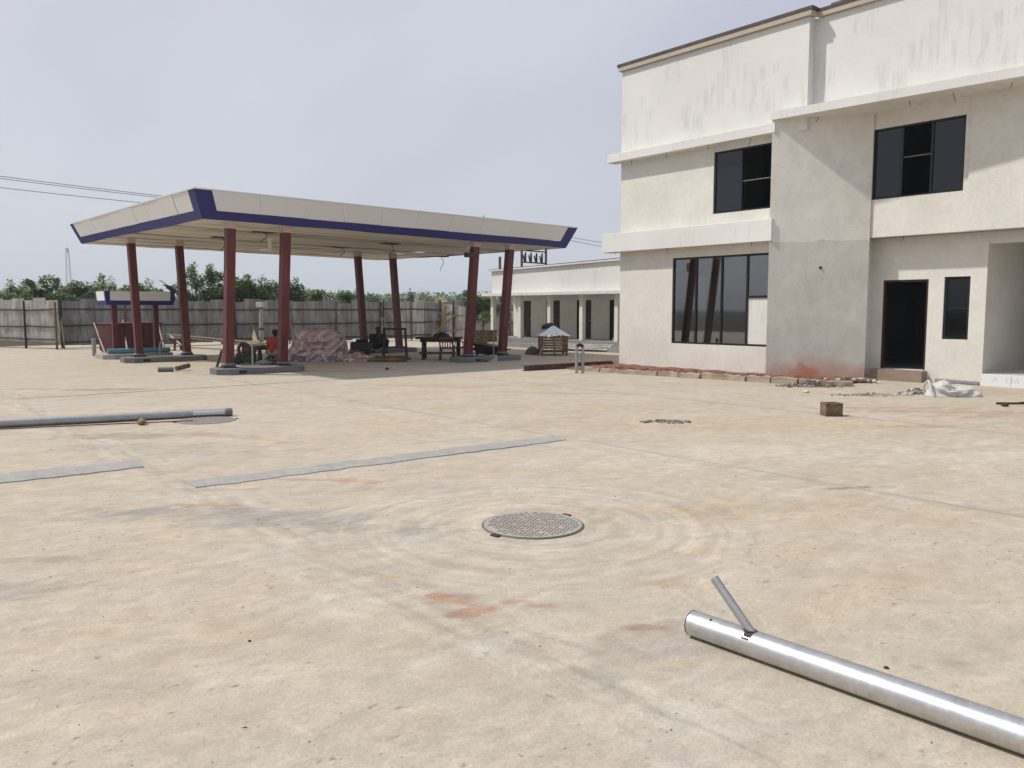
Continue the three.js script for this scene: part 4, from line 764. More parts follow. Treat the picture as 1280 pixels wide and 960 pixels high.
// left pipe
{
  const t = thing('steel_pipe', 'long dull steel pipe lying across the left of the forecourt', 'pipe');
  const a = [-14.62, 0.063, 1.4], b = [-12.86, 0.063, -4.92];
  const A = new THREE.Vector3(...a), B = new THREE.Vector3(...b), L = A.distanceTo(B), R = 0.062;
  const g = new THREE.LatheGeometry([[R - 0.005, 0], [R, 0.001], [R, L], [R - 0.005, L], [R - 0.005, 0]].map(q => new THREE.Vector2(...q)), 32);
  { const p = g.attributes.position, u = g.attributes.uv; for (let i = 0; i < p.count; i++) u.setXY(i, u.getX(i) * 0.4, p.getY(i)); }
  g.applyQuaternion(new THREE.Quaternion().setFromUnitVectors(new THREE.Vector3(0, 1, 0), B.clone().sub(A).normalize())); g.translate(...a); mesh('pipe_barrel', toCreasedNormals(g, 0.6), M.galvDull, t);
  const d = B.clone().sub(A).normalize(), p = B.clone().addScaledVector(d, -0.58), q = B.clone().addScaledVector(d, -0.12);
  mesh('clean_patch', plank([p.x + 0.058, 0.075, p.z + 0.02], [q.x + 0.058, 0.075, q.z + 0.02], 0.012, 0.055), M.whitePaint, t);
  mesh('end_collar', rod([B.x - d.x * 0.1, 0.063, B.z - d.z * 0.1], [B.x + d.x * 0.004, 0.063, B.z + d.z * 0.004], R + 0.004, R + 0.004, 24), M.iron, t);
  single('thin_rod', tube([[-13.9, 0.018, 1.2], [-13.55, 0.018, -1.2], [-13.0, 0.018, -3.0], [-12.55, 0.018, -4.2]], 0.009, 30, 5), M.rustSteel, 'thin rusty rod lying alongside the left steel pipe', 'rod');
  let s = new THREE.IcosahedronGeometry(0.06, 1); s = jitter(s, 0.06, 14, 4); s.scale(1.5, 0.8, 1); s.translate(-12.72, 0.04, -3.5); let s2 = new THREE.IcosahedronGeometry(0.045, 1); s2 = jitter(s2, 0.05, 14, 8); s2.translate(-12.85, 0.06, -3.56); single('mortar_lump', join([s, s2]), M.sand, 'small mortar lump on the ground below the left steel pipe', 'rubble');
}
// cut pipe ends near the left island
{
  const t1 = gp(208, 464.5), t2 = gp(226, 463.5);
  single('pipe_offcut', join([rod([t1[0], 0.065, t1[1] + 0.22], [t1[0] + 0.15, 0.065, t1[1] - 0.15], 0.065, 0.065, 14)]), M.iron, 'left of two short pipe offcuts before the left islands', 'pipe');
  single('pipe_offcut', join([rod([t2[0], 0.068, t2[1] + 0.12], [t2[0] - 0.15, 0.13, t2[1] - 0.28], 0.068, 0.068, 14)]), M.woodGrey, 'right, tilted one of two short pipe offcuts', 'pipe');
}
// hollow sandcrete block
{
  const [x, z] = gp(1039, 519.5), t = thing('sandcrete_block', 'tan hollow sandcrete block standing on the paving before the doorway', 'block', [x, 0, z], YAW + 0.2);
  const s = new THREE.Shape([[-0.13, -0.11], [0.13, -0.11], [0.13, 0.11], [-0.13, 0.11]].map(a => new THREE.Vector2(...a)));
  s.holes.push(new THREE.Path([[-0.085, -0.07], [-0.085, 0.07], [0.085, 0.07], [0.085, -0.07]].map(a => new THREE.Vector2(...a))));
  let g = new THREE.ExtrudeGeometry(s, { depth: 0.2, bevelEnabled: true, bevelSize: 0.006, bevelThickness: 0.006, bevelSegments: 1 }); g.rotateX(-Math.PI / 2); g.translate(0, 0.006, 0); mesh('block_shell', wuv(g), M.blockTan, t);
  mesh('block_web', box(-0.086, 0.086, 0.01, 0.14, -0.071, 0.071), M.blockTan, t);
}
// rubbish, sack, debris heaps
function litter(name, label, px, py, n, rx, rz, mats, sz, hgtv = 0.05) {
  const [x, z] = gp(px, py), t = thing(name, label, 'debris', [x, 0, z], 0.87), by = mats.map(() => []);
  for (let k = 0; k < n; k++) {
    const a = rr(0, 6.28), q = Math.pow(rnd(), 0.7), s = sz * rr(0.25, 1.1); let g = rnd() < 0.75 ? new THREE.BoxGeometry(s * 1.4, s * rr(0.08, 0.35), s * rr(0.2, 0.7)) : new THREE.IcosahedronGeometry(s * 0.5, 0);
    g.rotateX(rr(-0.5, 0.5)); g.rotateY(rr(0, 6)); g.translate(Math.cos(a) * q * rx, s * 0.2 + rr(0, hgtv) * (1 - q), Math.sin(a) * q * rz); by[Math.floor(rnd() * mats.length)].push(g);
  }
  by.forEach((b, i) => b.length && (mesh('fragments', wuv(join(b)), mats[i], t).userData.kind = 'stuff'));
}
litter('rubble_heap', 'scattered grey and mauve rubble at the foot of the oblique pier', 1018, 483, 240, 0.85, 0.35, [M.cement, M.woodGrey, M.cementPale, M.sand], 0.07, 0.12);
litter('rubble_heap', 'sandy debris and timber bits beside the door step', 1062, 478, 130, 0.8, 0.3, [M.sand, M.sack, M.woodGrey], 0.12, 0.12);
litter('paper_litter', 'pale shredded paper litter in front of the pier', 1092, 494, 240, 0.9, 0.22, [M.sack, M.cement, M.cementPale, M.cementPale], 0.05, 0.04);
litter('rubble_heap', 'small pile of tangled scrap left of the white sack', 1146, 492, 130, 0.35, 0.2, [M.sack, M.woodGrey, M.cementPale], 0.08, 0.12);
litter('wire_scrap', 'twist of grey scrap alone on the open paving', 832, 528, 60, 0.42, 0.14, [M.cement, M.iron, M.cementPale], 0.07, 0.03);
{ const [x, z] = gp(1270, 506); single('broken_stick', join([rod([x - 0.25, 0.02, z + 0.2], [x + 0.35, 0.03, z - 0.4], 0.02, 0.015, 6), rod([x, 0.03, z], [x + 0.3, 0.09, z - 0.1], 0.015, 0.01, 6)]), M.woodDark, 'dark broken stick lying at the right edge of the paving', 'stick'); }
{
  const [x, z] = gp(1188, 495), n = 40, m = 20, P = [], I = [];
  for (let i = 0; i <= n; i++) for (let j = 0; j <= m; j++) { // crumpled sack
    const a = i / n * 6.283, v = j / m, r = Math.sin(Math.PI * Math.min(0.999, v * 0.5 + 0.001)) , f = 1 + (fbm(Math.cos(a) * 3 + 5, Math.sin(a) * 3 + v * 4, 4, 88) - 0.5) * 0.7;
    const w = (1 - v) ; P.push(Math.cos(a) * 0.52 * Math.sqrt(w) * f, v === 1 ? 0.2 : Math.max(0.004, Math.pow(v, 0.6) * 0.2 * f + (Math.cos(a) < -0.4 ? v * 0.10 : 0)), Math.sin(a) * 0.27 * Math.sqrt(w) * f);
    if (i && j) { const k = i * (m + 1) + j, q = m + 1; I.push(k - q - 1, k - 1, k - q, k - q, k - 1, k); }
  }
  const g = new THREE.BufferGeometry(); g.setAttribute('position', new THREE.Float32BufferAttribute(P, 3)); g.setIndex(I); g.computeVertexNormals();
  const t = thing('cement_sack', 'crumpled empty white sack lying in front of the narrow window', 'sack', [x, 0, z], 0.87); mesh('sack_body', wuv(g), M.sack, t);
  mesh('sack_mouth', tube([[-0.42, 0.03, -0.2], [-0.47, 0.22, -0.1], [-0.45, 0.3, 0.02], [-0.47, 0.18, 0.14], [-0.42, 0.03, 0.2]], 0.022, 20, 6), M.sack, t);
}
{ // pebbles
  const [a, b] = gp(998, 490); for (const [px, py, s, l] of [[1008, 491, 0.05, 'small white stone left of the sandcrete block'], [484, 462, 0.05, 'small dark stone in the canopy shadow'], [1256, 508, 0.05, 'little dark stone at the right edge'], [312, 802, 0.007, 'tiny dark pebble in the left foreground'], [872, 770, 0.009, 'tiny pebble left of the branched pipe end'], [1108, 836, 0.010, 'brown chip behind the branched pipe']]) { const [x, z] = gp(px, py); let g = jitter(new THREE.IcosahedronGeometry(s, 1), s * 0.6, 1.2 / s, 3); g.scale(1.3, 0.7, 1); g.translate(x, s * 0.5, z); single('pebble', g, s > 0.045 && px === 1008 ? M.sack : M.woodDark, l, 'stone'); }
}
// hoops, posts, beam
const hoop = (px, py, h, w, m, label, turn = 0.1) => {
  const [x, z] = gp(px, py), t = thing('pipe_hoop', label, 'bollard', [x, 0, z], 0.87 + turn, 'inverted U guard pipes'), r = w / 2;
  const P = [[-r, 0, 0], [-r, h * 0.4, 0], [-r, h - r * 1.1, 0]]; for (let k = 1; k < 8; k++) { const a = Math.PI - k / 8 * Math.PI; P.push([Math.cos(a) * r, h - r + Math.sin(a) * r, 0]); } P.push([r, h - r * 1.1, 0], [r, h * 0.4, 0], [r, 0, 0]);
  mesh('hoop_tube', tube(P, 0.042, 50, 10), m, t); for (const s of [-1, 1]) mesh('rust_sleeve', tube(P.slice(3, 10), 0.0435, 20, 10), M.rustSteel, t);
};
hoop(724.5, 466.5, 0.76, 0.17, M.galvDull, 'inverted U pipe standing at the end of the kerb'); hoop(769, 438, 0.55, 0.16, M.galvDull, 'inverted U pipe in front of the annex at the building corner'); hoop(626.5, 433, 0.62, 0.12, M.galvDull, 'thin inverted U pipe at the annex end step');
{
  const post = (px, py, h, r, m, label) => { const [x, z] = gp(px, py); single('stub_post', join([rod([x, 0, z], [x, h, z], r, r, 12), rod([x, h, z], [x, h + 0.03, z], r * 1.1, r * 0.8, 12)]), m, label, 'post'); };
  post(118, 445, 0.62, 0.075, M.cementPale, 'short grey stub post left of the small canopy island');
  const t = thing('steel_beam', 'rust brown steel channel lying from the hoop to the building corner', 'beam'), a = gp(655, 464), b = [-16.95, -18.2];
  mesh('web', plank([a[0], 0.075, a[1]], [b[0], 0.075, b[1]], 0.02, 0.14, 0), M.rustSteel, t);
  mesh('flange', plank([a[0] - 0.05, 0.148, a[1]], [b[0] - 0.05, 0.148, b[1]], 0.14, 0.012), M.rustSteel, t); mesh('flange', plank([a[0] - 0.05, 0.008, a[1]], [b[0] - 0.05, 0.008, b[1]], 0.14, 0.012), M.rustSteel, t);
}
// timber hutch with sheeted roof
{
  const [x, z] = gp(691, 443.5), t = thing('timber_hutch', 'slatted timber hutch with peaked pale sheet roof near the annex', 'hutch', [x, 0, z], 0.95), w = 0.46;
  for (const [a, b] of [[-1, 1], [1, 1], [-1, -1], [1, -1]]) mesh('leg', box(a * w - 0.035, a * w + 0.035, 0, 0.72, b * w - 0.035, b * w + 0.035), M.woodTan, t);
  for (let k = 0; k < 6; k++) { const y = 0.15 + k * 0.095; mesh('slat', box(-w - 0.03, w + 0.03, y, y + 0.07, w + 0.037, w + 0.055), k % 2 ? M.woodTan : M.woodGrey, t); mesh('slat', box(w + 0.037, w + 0.055, y, y + 0.07, -w, w), k % 2 ? M.woodTan : M.woodGrey, t); mesh('slat', box(-w - 0.055, -w - 0.037, y, y + 0.07, -w, w), M.woodGrey, t); }
  mesh('centre_stile', box(-0.03, 0.03, 0.05, 0.72, w + 0.057, w + 0.085), M.woodTan, t); mesh('floor_board', box(-w, w, 0.12, 0.15, -w, w), M.woodGrey, t);
  mesh('brace', plank([-w - 0.15, 0, w + 0.12], [-w + 0.12, 0.5, w + 0.09], 0.06, 0.03), M.woodPale, t);
  const R = w + 0.14, ap = [0, 1.12, 0], c = [[-R, 0.74, R], [R, 0.74, R], [R, 0.74, -R], [-R, 0.74, -R]];
  for (let i = 0; i < 4; i++) { const p = c[i], q = c[(i + 1) % 4], P = [], n = 5; for (let k = 0; k < n; k++) { const A = k / n, B = (k + 1) / n, l = s => [p[0] + (q[0] - p[0]) * s, 0.74 + (k % 2 ? 0.012 : -0.012), p[2] + (q[2] - p[2]) * s]; P.push(...l(A), ...l(B), ...ap); } const g = new THREE.BufferGeometry(); g.setAttribute('position', new THREE.Float32BufferAttribute(P, 3)); g.computeVertexNormals(); mesh('roof_sheet', wuv(g), M.whiteSheet, t); }
  let h = new THREE.SphereGeometry(0.36, 20, 12, 0, 6.283, 0, 1.7); h = jitter(h, 0.16, 4, 6); h.scale(1.0, 0.55, 0.8); h.translate(-0.1, 0.99, -0.18); single('black_bundle', h.applyMatrix4(new THREE.Matrix4().makeRotationY(0.95)).translate(x, 0, z), M.black, 'black plastic bundle thrown over the hutch roof', 'bundle');
  const [mx, mz] = gp(666, 443); let mnd = jitter(new THREE.SphereGeometry(0.3, 18, 10, 0, 6.283, 0, 1.57), 0.16, 5, 3); mnd.scale(1.1, 0.95, 0.8); mnd.translate(mx, 0, mz); single('earth_mound', mnd, M.woodGrey, 'small earth mound left of the timber hutch', 'mound');
}
// roofing sheets stacked by the annex step
{
  const a = gp(706, 438), b = gp(762, 440); for (let k = 0; k < 4; k++) single('sheet_bundle', plank([a[0], 0.05 + k * 0.06, a[1] - 0.1 * k], [b[0], 0.05 + k * 0.06, b[1] - 0.1 * k], 0.05, 0.5 - k * 0.05, Math.PI * 0), M.zincPale, ['lowest', 'second lowest', 'second highest', 'topmost'][k] + ' of the pale roofing sheets stacked before the annex', 'roofing sheet', 'stacked roofing sheets');
}

// ------------------------------------------------------------------ clutter under the canopy
// draped heap
{
  const [x, z] = gp(400, 451), t = thing('covered_heap', 'waist high heap covered with a patterned pink and grey cloth', 'covered heap', [x, 0, z], 0.87);
  const n = 120, m = 34, P = [], I = [], U = [];
  for (let i = 0; i <= n; i++) for (let j = 0; j <= m; j++) {
    const a = (i % n) / n * 6.283, v = j / m, ca = Math.cos(a), sa = Math.sin(a), sq = 1 / Math.pow(Math.pow(Math.abs(ca), 2.9) + Math.pow(Math.abs(sa), 2.9), 1 / 2.9);
    const top = step(0, 0.5, v), fold = (fbm(ca * 4 + 9, sa * 4 + v * 0.8, 4, 99) - 0.5), cr = (fbm(ca * 9 + v * 3, sa * 9 + 4 + v * 2, 3, 109) - 0.5) * 0.14;
    const rdg = Math.abs(fbm(a * 2.6 + v * 1.5, v * 2 + 4, 3, 129) * 2 - 1), r = v < 0.45 ? v / 0.45 * 0.94 : 0.94 + (v - 0.45) * 0.22 + Math.max(0, v - 0.48) * fold * 1.3 - step(0.45, 0.7, v) * (0.25 - rdg) * 0.35 * (Math.abs(Math.sin(a * 0.5)) );
    const y = v < 0.45 ? 1.04 - Math.pow(v / 0.45, 3.2) * 0.20 + (fbm(ca * r * 2.2 + 3, sa * r * 2.2, 3, 119) - 0.5) * 0.24 : Math.max(0.005, 0.84 * (1 - Math.pow((v - 0.45) / 0.55, 1.2)) + cr * (1 - v));
    P.push(ca * sq * r * 0.88, y, sa * sq * r * 0.66); U.push(ca * r * 0.9 + sa * r * 0.5, y * 1.05 + sa * r * 0.6);
    if (i && j) { const k = i * (m + 1) + j, q = m + 1; I.push(k - q - 1, k - q, k - 1, k - 1, k - q, k); }
  }
  const g = new THREE.BufferGeometry(); g.setAttribute('position', new THREE.Float32BufferAttribute(P, 3)); g.setAttribute('uv', new THREE.Float32BufferAttribute(U, 2)); g.setIndex(I); g.computeVertexNormals(); mesh('cloth_cover', g, M.cloth, t);
  const trail = (x0, x1, z0, w, h, sd, mat, nm) => { const P2 = [], I2 = [], nn = 46, mm = 16; for (let i = 0; i <= nn; i++) for (let j = 0; j <= mm; j++) { const s = i / nn, q = j / mm * 2 - 1, env = Math.sin(Math.PI * clamp(s * 0.96 + 0.02)) * (1 - q * q); P2.push(x0 + (x1 - x0) * s, 0.006 + env * h * (0.5 + fbm(s * 7, q * 3, 4, sd)) * (1 - s * 0.5), z0 + q * w * (0.6 + 0.6 * fbm(s * 4, sd, 2, sd)) ); if (i && j) { const k = i * (mm + 1) + j, e = mm + 1; I2.push(k - e - 1, k - 1, k - e, k - e, k - 1, k); } } const g2 = new THREE.BufferGeometry(); g2.setAttribute('position', new THREE.Float32BufferAttribute(P2, 3)); g2.setIndex(I2); g2.computeVertexNormals(); mesh(nm, wuv(g2), mat, t); };
  trail(0.7, 2.0, 0.25, 0.34, 0.34, 5, M.cloth, 'trailing_cloth'); trail(0.7, 1.7, -0.35, 0.4, 0.42, 9, M.clothGrey, 'trailing_sheet'); trail(1.9, 2.9, 0.2, 0.25, 0.18, 12, M.clothGrey, 'trailing_sheet');
}
// seated people
function sdfGeo(bones, c, half, res, k = 0.03) {
  const mc = new MarchingCubes(res, new THREE.MeshBasicMaterial(), false, false, 120000); mc.isolation = 0; mc.reset();
  const hs = res / 2, f = mc.field, sd = (x, y, z, pick) => {
    let d = 1e9, best = 1e9, bi = 0;
    for (const b of bones) {
      const ax = x - b[0], ay = y - b[1], az = z - b[2], bx = b[4] - b[0], by = b[5] - b[1], bz = b[6] - b[2], t = clamp((ax * bx + ay * by + az * bz) / (bx * bx + by * by + bz * bz + 1e-9));
      const q = Math.hypot(ax - bx * t, ay - by * t, az - bz * t) - (b[3] + (b[7] - b[3]) * t);
      if (q < best) { best = q; bi = b[8]; }
      const h = Math.max(0, k - Math.abs(d - q)) / k; d = Math.min(d, q) - h * h * k * 0.25;
    } return pick ? bi : d;
  };
  for (let z = 0; z < res; z++) for (let y = 0; y < res; y++) for (let x = 0; x < res; x++) f[z * res * res + y * res + x] = -sd(c[0] + (x - hs) / hs * half, c[1] + (y - hs) / hs * half, c[2] + (z - hs) / hs * half);
  mc.update(); const n = mc.count, P = new Float32Array(n * 3), C = new Float32Array(n * 3);
  return { n, src: mc.positionArray, P, C, sd, c, half };
}
function bodyGeo(grids, pal) {
  const gs = grids.map(o => {
    for (let i = 0; i < o.n; i++) { const p = [0, 1, 2].map(q => o.c[q] + o.src[i * 3 + q] * o.half); o.P.set(p, i * 3); o.C.set(pal[o.sd(...p, true)], i * 3); }
    const g = new THREE.BufferGeometry(); g.setAttribute('position', new THREE.BufferAttribute(o.P, 3)); g.setAttribute('color', new THREE.BufferAttribute(o.C, 3)); g.computeVertexNormals(); return g;
  });
  return mergeGeometries(gs);
}
const bone = (a, ra, b, rb, c) => [...a, ra, ...b, rb, c];
function hand(w, dir, side) { // small bones of a loosely curled hand
  const D = new THREE.Vector3(...dir).normalize(), S = new THREE.Vector3(0, 1, 0).cross(D).normalize().multiplyScalar(side), Dn = new THREE.Vector3().crossVectors(D, S).normalize(); if (Dn.y > 0) Dn.negate();
  const W = new THREE.Vector3(...w), at = (a, b, c) => W.clone().addScaledVector(D, a).addScaledVector(S, b).addScaledVector(Dn, c).toArray(), o = [bone(at(0, 0, 0), 0.026, at(0.05, 0, 0), 0.028, 1), bone(at(0.05, -0.022, 0), 0.018, at(0.05, 0.022, 0), 0.018, 1)];
  [[-0.03, 0.062], [-0.01, 0.075], [0.011, 0.07], [0.03, 0.055]].forEach(([s, l]) => { o.push(bone(at(0.07, s, 0), 0.0095, at(0.07 + l * 0.5, s * 1.1, l * 0.25), 0.009, 1), bone(at(0.07 + l * 0.5, s * 1.1, l * 0.25), 0.009, at(0.07 + l * 0.62, s * 1.1, l * 0.75), 0.0075, 1)); });
  o.push(bone(at(0.02, -0.028, 0.005), 0.012, at(0.05, -0.055, 0.02), 0.011, 1), bone(at(0.05, -0.055, 0.02), 0.011, at(0.075, -0.05, 0.035), 0.009, 1)); return o;
}
function person(label, pos, turn, pal, pose) {
  const { lean = 0.1, lw, rw, head = [0, 0], drop = 0.15 } = pose, N = [0, 0.90, 0.02 + lean], Hd = [head[0], 1.05, 0.05 + lean * 1.25 + head[1]];
  const b = [bone([-0.08, 0.40, 0], 0.125, [0.08, 0.40, 0], 0.125, 2), bone([0, 0.45, 0], 0.135, [0, 0.62, lean * 0.4], 0.125, 0), bone([-0.06, 0.74, lean * 0.75], 0.135, [0.06, 0.74, lean * 0.75], 0.135, 0), bone([-0.14, 0.85, lean * 0.9], 0.075, [0.14, 0.85, lean * 0.9], 0.075, 0), bone(N, 0.055, [Hd[0], 0.97, Hd[2] - 0.02], 0.052, 1), bone([Hd[0], Hd[1] + 0.035, Hd[2] - 0.01], 0.092, [Hd[0], Hd[1] - 0.03, Hd[2] + 0.015], 0.075, 1), bone([Hd[0], Hd[1] - 0.06, Hd[2] + 0.035], 0.045, [Hd[0], Hd[1] - 0.045, Hd[2] + 0.05], 0.042, 1)];
  b.push(bone([Hd[0], Hd[1] + 0.01, Hd[2] + 0.085], 0.012, [Hd[0], Hd[1] - 0.02, Hd[2] + 0.1], 0.016, 1)); // nose
  for (const s of [-1, 1]) {
    b.push(bone([Hd[0] + s * 0.088, Hd[1] - 0.01, Hd[2]], 0.017, [Hd[0] + s * 0.09, Hd[1] + 0.015, Hd[2] - 0.005], 0.02, 1));
    b.push(bone([s * 0.1, 0.41, 0.02], 0.105, [s * 0.15, 0.46, 0.42], 0.075, 2), bone([s * 0.15, 0.46, 0.42], 0.072, [s * 0.14, 0.10, 0.40], 0.05, 2), bone([s * 0.14, 0.05, 0.37], 0.042, [s * 0.15, 0.035, 0.55], 0.035, 3));
    const w = s < 0 ? lw : rw, sh = [s * 0.2, 0.84, lean * 0.9], el = [(sh[0] + w[0]) / 2 + s * 0.09, (sh[1] + w[1]) / 2 - 0.07, (sh[2] + w[2]) / 2 - 0.05];
    b.push(bone(sh, 0.066, el, 0.05, 0), bone(el, 0.046, w, 0.03, 1));
  }
  for (const q of b) if (q[8] !== 3) { if (q[1] > 0.3) q[1] -= q[1] < 0.47 && q[2] > 0.3 ? 0 : drop; if (q[5] > 0.3) q[5] -= q[5] < 0.47 && q[6] > 0.3 && q[8] === 2 ? 0 : drop; }
  Hd[1] -= drop; lw[1] -= drop; rw[1] -= drop;
  const grids = [sdfGeo(b, [0, 0.6, 0.2], 0.68, 84)];
  for (const s of [-1, 1]) { const w = s < 0 ? lw : rw, d = [-s * 0.3, -0.4, 0.8]; grids.push(sdfGeo(hand(w, d, s), [w[0] - s * 0.03, w[1] - 0.05, w[2] + 0.07], 0.13, 56, 0.008)); }
  const t = thing('person', label, 'person', pos, turn);
  mesh('body', bodyGeo(grids, pal), new THREE.MeshStandardMaterial({ vertexColors: true, roughness: 0.85 }), t);
  const hair = new THREE.SphereGeometry(0.103, 20, 14, 0, 6.283, 0, 1.7); hair.scale(0.95, 1, 1.02); hair.rotateX(-0.35); hair.translate(Hd[0], Hd[1] + 0.035, Hd[2] - 0.02); mesh('hair', hair, M.black, t);
  for (const s of [-1, 1]) mesh('eye', new THREE.SphereGeometry(0.011, 8, 6).translate(Hd[0] + s * 0.032, Hd[1] + 0.008, Hd[2] + 0.078), M.whitePaint, t);
  mesh('mouth', new THREE.BoxGeometry(0.04, 0.008, 0.012).translate(Hd[0], Hd[1] - 0.062, Hd[2] + 0.088), M.plasticRed, t);
  return t;
}
{
  const skin = [0.055, 0.03, 0.022];
  const [x, z] = gp(341.5, 450); person('seated person in orange red shirt and pale trousers beside the second near column', [x, 0, z], -2.3, [[0.42, 0.06, 0.035], skin, [0.44, 0.38, 0.37], [0.03, 0.03, 0.03]], { lean: 0.16, lw: [-0.12, 0.50, 0.44], rw: [0.14, 0.46, 0.46], head: [0, 0.04] });
  single('low_stool', join([box(-0.2, 0.2, 0.08, 0.12, -0.16, 0.16), box(-0.18, -0.14, 0, 0.08, -0.14, 0.14), box(0.14, 0.18, 0, 0.08, -0.14, 0.14)]).rotateY(-2.3).translate(x, 0, z), M.woodDark, 'low wooden stool under the person in the red shirt', 'stool');
  const [x2, z2] = gp(470, 441); person('seated person in black clothes at the rear island', [x2, 0, z2], 2.2, [[0.012, 0.012, 0.014], skin, [0.014, 0.014, 0.018], [0.02, 0.02, 0.02]], { lean: 0.05, lw: [-0.1, 0.52, 0.32], rw: [0.12, 0.52, 0.30] });
  single('low_bench', join([box(-0.6, 0.6, 0.08, 0.12, -0.17, 0.17), box(-0.5, -0.44, 0, 0.08, -0.15, 0.15), box(0.44, 0.5, 0, 0.08, -0.15, 0.15)]).rotateY(2.2).translate(x2, 0, z2), M.woodDark, 'low dark bench under the person in black', 'bench');
  // speaker-like dark crates beside that person
  const [cx, cz] = gp(464, 439); single('dark_crate', jitter(rbox(-0.34, 0.34, 0, 0.70, -0.22, 0.22, 0.03), 0.02).rotateY(0.87).translate(cx - 0.45, 0, cz - 0.6), M.black, 'black crate just left behind the seated person in black', 'crate');
}
// tools on the near island
{
  const at = (px, py, y = 0) => { const [x, z] = gp(px, py, y); return [x, y, z]; };
  { const t = thing('generator', 'dark portable generator with hoop handle behind the near island', 'generator', at(309, 455), 0.87);
    mesh('engine', rbox(-0.3, 0.25, 0.05, 0.36, -0.2, 0.2, 0.05), M.darkGrey, t); mesh('tank', rbox(-0.12, 0.28, 0.36, 0.58, -0.16, 0.16, 0.04), M.plasticRed, t);
    mesh('hoop_handle', new THREE.TorusGeometry(0.17, 0.055, 10, 26).translate(-0.02, 0.47, 0.2), M.ironDark, t); mesh('wheel', new THREE.CylinderGeometry(0.12, 0.12, 0.06, 18).rotateX(Math.PI / 2).translate(-0.24, 0.12, 0.23), M.black, t); mesh('wheel', new THREE.CylinderGeometry(0.12, 0.12, 0.06, 18).rotateX(Math.PI / 2).translate(-0.24, 0.12, -0.23), M.black, t); mesh('foot', box(0.12, 0.2, 0, 0.06, -0.18, 0.18), M.ironDark, t); }
  { const t = thing('vice_stand', 'black vice on a pedestal behind the near island', 'vice', at(325, 451), 0.87); mesh('pedestal', rod([0, 0, 0], [0, 0.38, 0], 0.09, 0.06, 12), M.darkGrey, t); mesh('jaw', rbox(-0.2, 0.2, 0.36, 0.5, -0.09, 0.09, 0.03), M.black, t); mesh('foot_plate', new THREE.CylinderGeometry(0.18, 0.2, 0.03, 16).translate(0, 0.015, 0), M.darkGrey, t); }
  { const p = at(316, 457, 0.165); single('conduit_stub', rod(p, [p[0], 0.78, p[2]], 0.026, 0.026, 10), M.galvDull, 'upright grey conduit stub on the near island', 'pipe'); }
  { const p = at(271, 459); single('crowbar', join([plank([p[0], 0.0, p[2]], [p[0] + 0.12, 0.5, p[2] - 0.12], 0.06, 0.06), plank([p[0] + 0.12, 0.48, p[2] - 0.12], [p[0] + 0.2, 0.5, p[2] - 0.2], 0.09, 0.07)]), M.ironDark, 'dark post maul leaning left of the nearest column', 'tool'); }
  { const t = thing('tool_bag', 'black tool bag slumped on the near island by the second column', 'bag', at(341, 456, 0.165), 0.87); mesh('bag_body', jitter(new THREE.SphereGeometry(0.3, 18, 10, 0, 6.283, 0, 1.57).scale(1.35, 0.6, 0.7), 0.12, 5, 2), M.black, t); mesh('strap', tube([[-0.2, 0.1, 0.1], [-0.1, 0.24, 0.12], [0.1, 0.22, 0.12], [0.22, 0.08, 0.12]], 0.014, 14, 5), M.darkGrey, t); }
  { const t = thing('red_can', 'small dark red can at the foot of the second near column', 'can', at(349, 453, 0.165), 0.5); mesh('can_body', new THREE.CylinderGeometry(0.1, 0.1, 0.26, 16).translate(0, 0.13, 0), M.plasticRed, t); mesh('can_cap', new THREE.CylinderGeometry(0.03, 0.03, 0.05, 10).translate(0.03, 0.285, 0), M.black, t); }
  // boards and pipes on trestles in front of the fence
  const tres = (px, py, h, label) => { const p = at(px, py), t = thing('trestle', label, 'trestle', p, 0.87); mesh('top_bar', box(-0.1, 0.1, h - 0.08, h, -0.4, 0.4), M.woodGrey, t); for (const s of [-1, 1]) mesh('leg', plank([-0.02, 0, s * 0.34], [0, h - 0.08, s * 0.3], 0.08, 0.06), M.woodGrey, t); };
  tres(223, 438, 0.52, 'timber trestle left under the long boards'); tres(284, 440, 0.42, 'timber trestle mid under the long boards'); tres(337, 441, 0.30, 'low timber trestle right under the long boards');
  const bd = (p, q, w, th, m, label) => single('long_board', plank(p, q, w, th), m, label, 'board', 'long boards on trestles');
  const A = at(212, 433), B = at(336, 440); bd([A[0], 0.56, A[2]], [B[0], 0.34, B[2]], 0.05, 0.26, M.woodPale, 'upper long pale board sloping across the trestles'); bd([A[0] + 0.5, 0.48, A[2] + 0.2], [B[0] + 0.3, 0.28, B[2] + 0.3], 0.05, 0.2, M.woodGrey, 'lower long grey board under the pale one'); 
  const pp = at(226, 440), pq = at(214, 436); single('short_pipe', rod([pp[0], 0.3, pp[2]], [pq[0], 0.55, pq[2]], 0.05, 0.05, 10), M.galv, 'short shiny pipe leaning on the left trestle', 'pipe');
  // floodlight post near the fence
  { const p = at(327, 431), t = thing('lamp_post', 'white pipe post with a pale lamp box against the fence', 'lamp post', p, 0.5); mesh('post_pipe', join([rod([0, 0, 0], [0, 0.75, 0], 0.11, 0.11, 12), rod([0, 0.75, 0], [0.04, 1.75, 0], 0.09, 0.09, 12)]), M.cementPale, t); mesh('collar', rod([0, 0.72, 0], [0, 0.8, 0], 0.13, 0.13, 12), M.ironDark, t); mesh('lamp_box', rbox(-0.16, 0.24, 1.8, 2.05, -0.16, 0.16, 0.03), M.zincPale, t); mesh('neck', rod([0, 1.72, 0], [0.03, 1.82, 0], 0.06, 0.06, 8), M.ironDark, t); }
  { const p = at(322, 433), q = at(310, 427); single('leaning_plank', plank(p, [q[0], 1.35, q[2]], 0.3, 0.05), M.woodPale, 'wide pale plank leaning against the fence by the lamp post', 'plank'); }
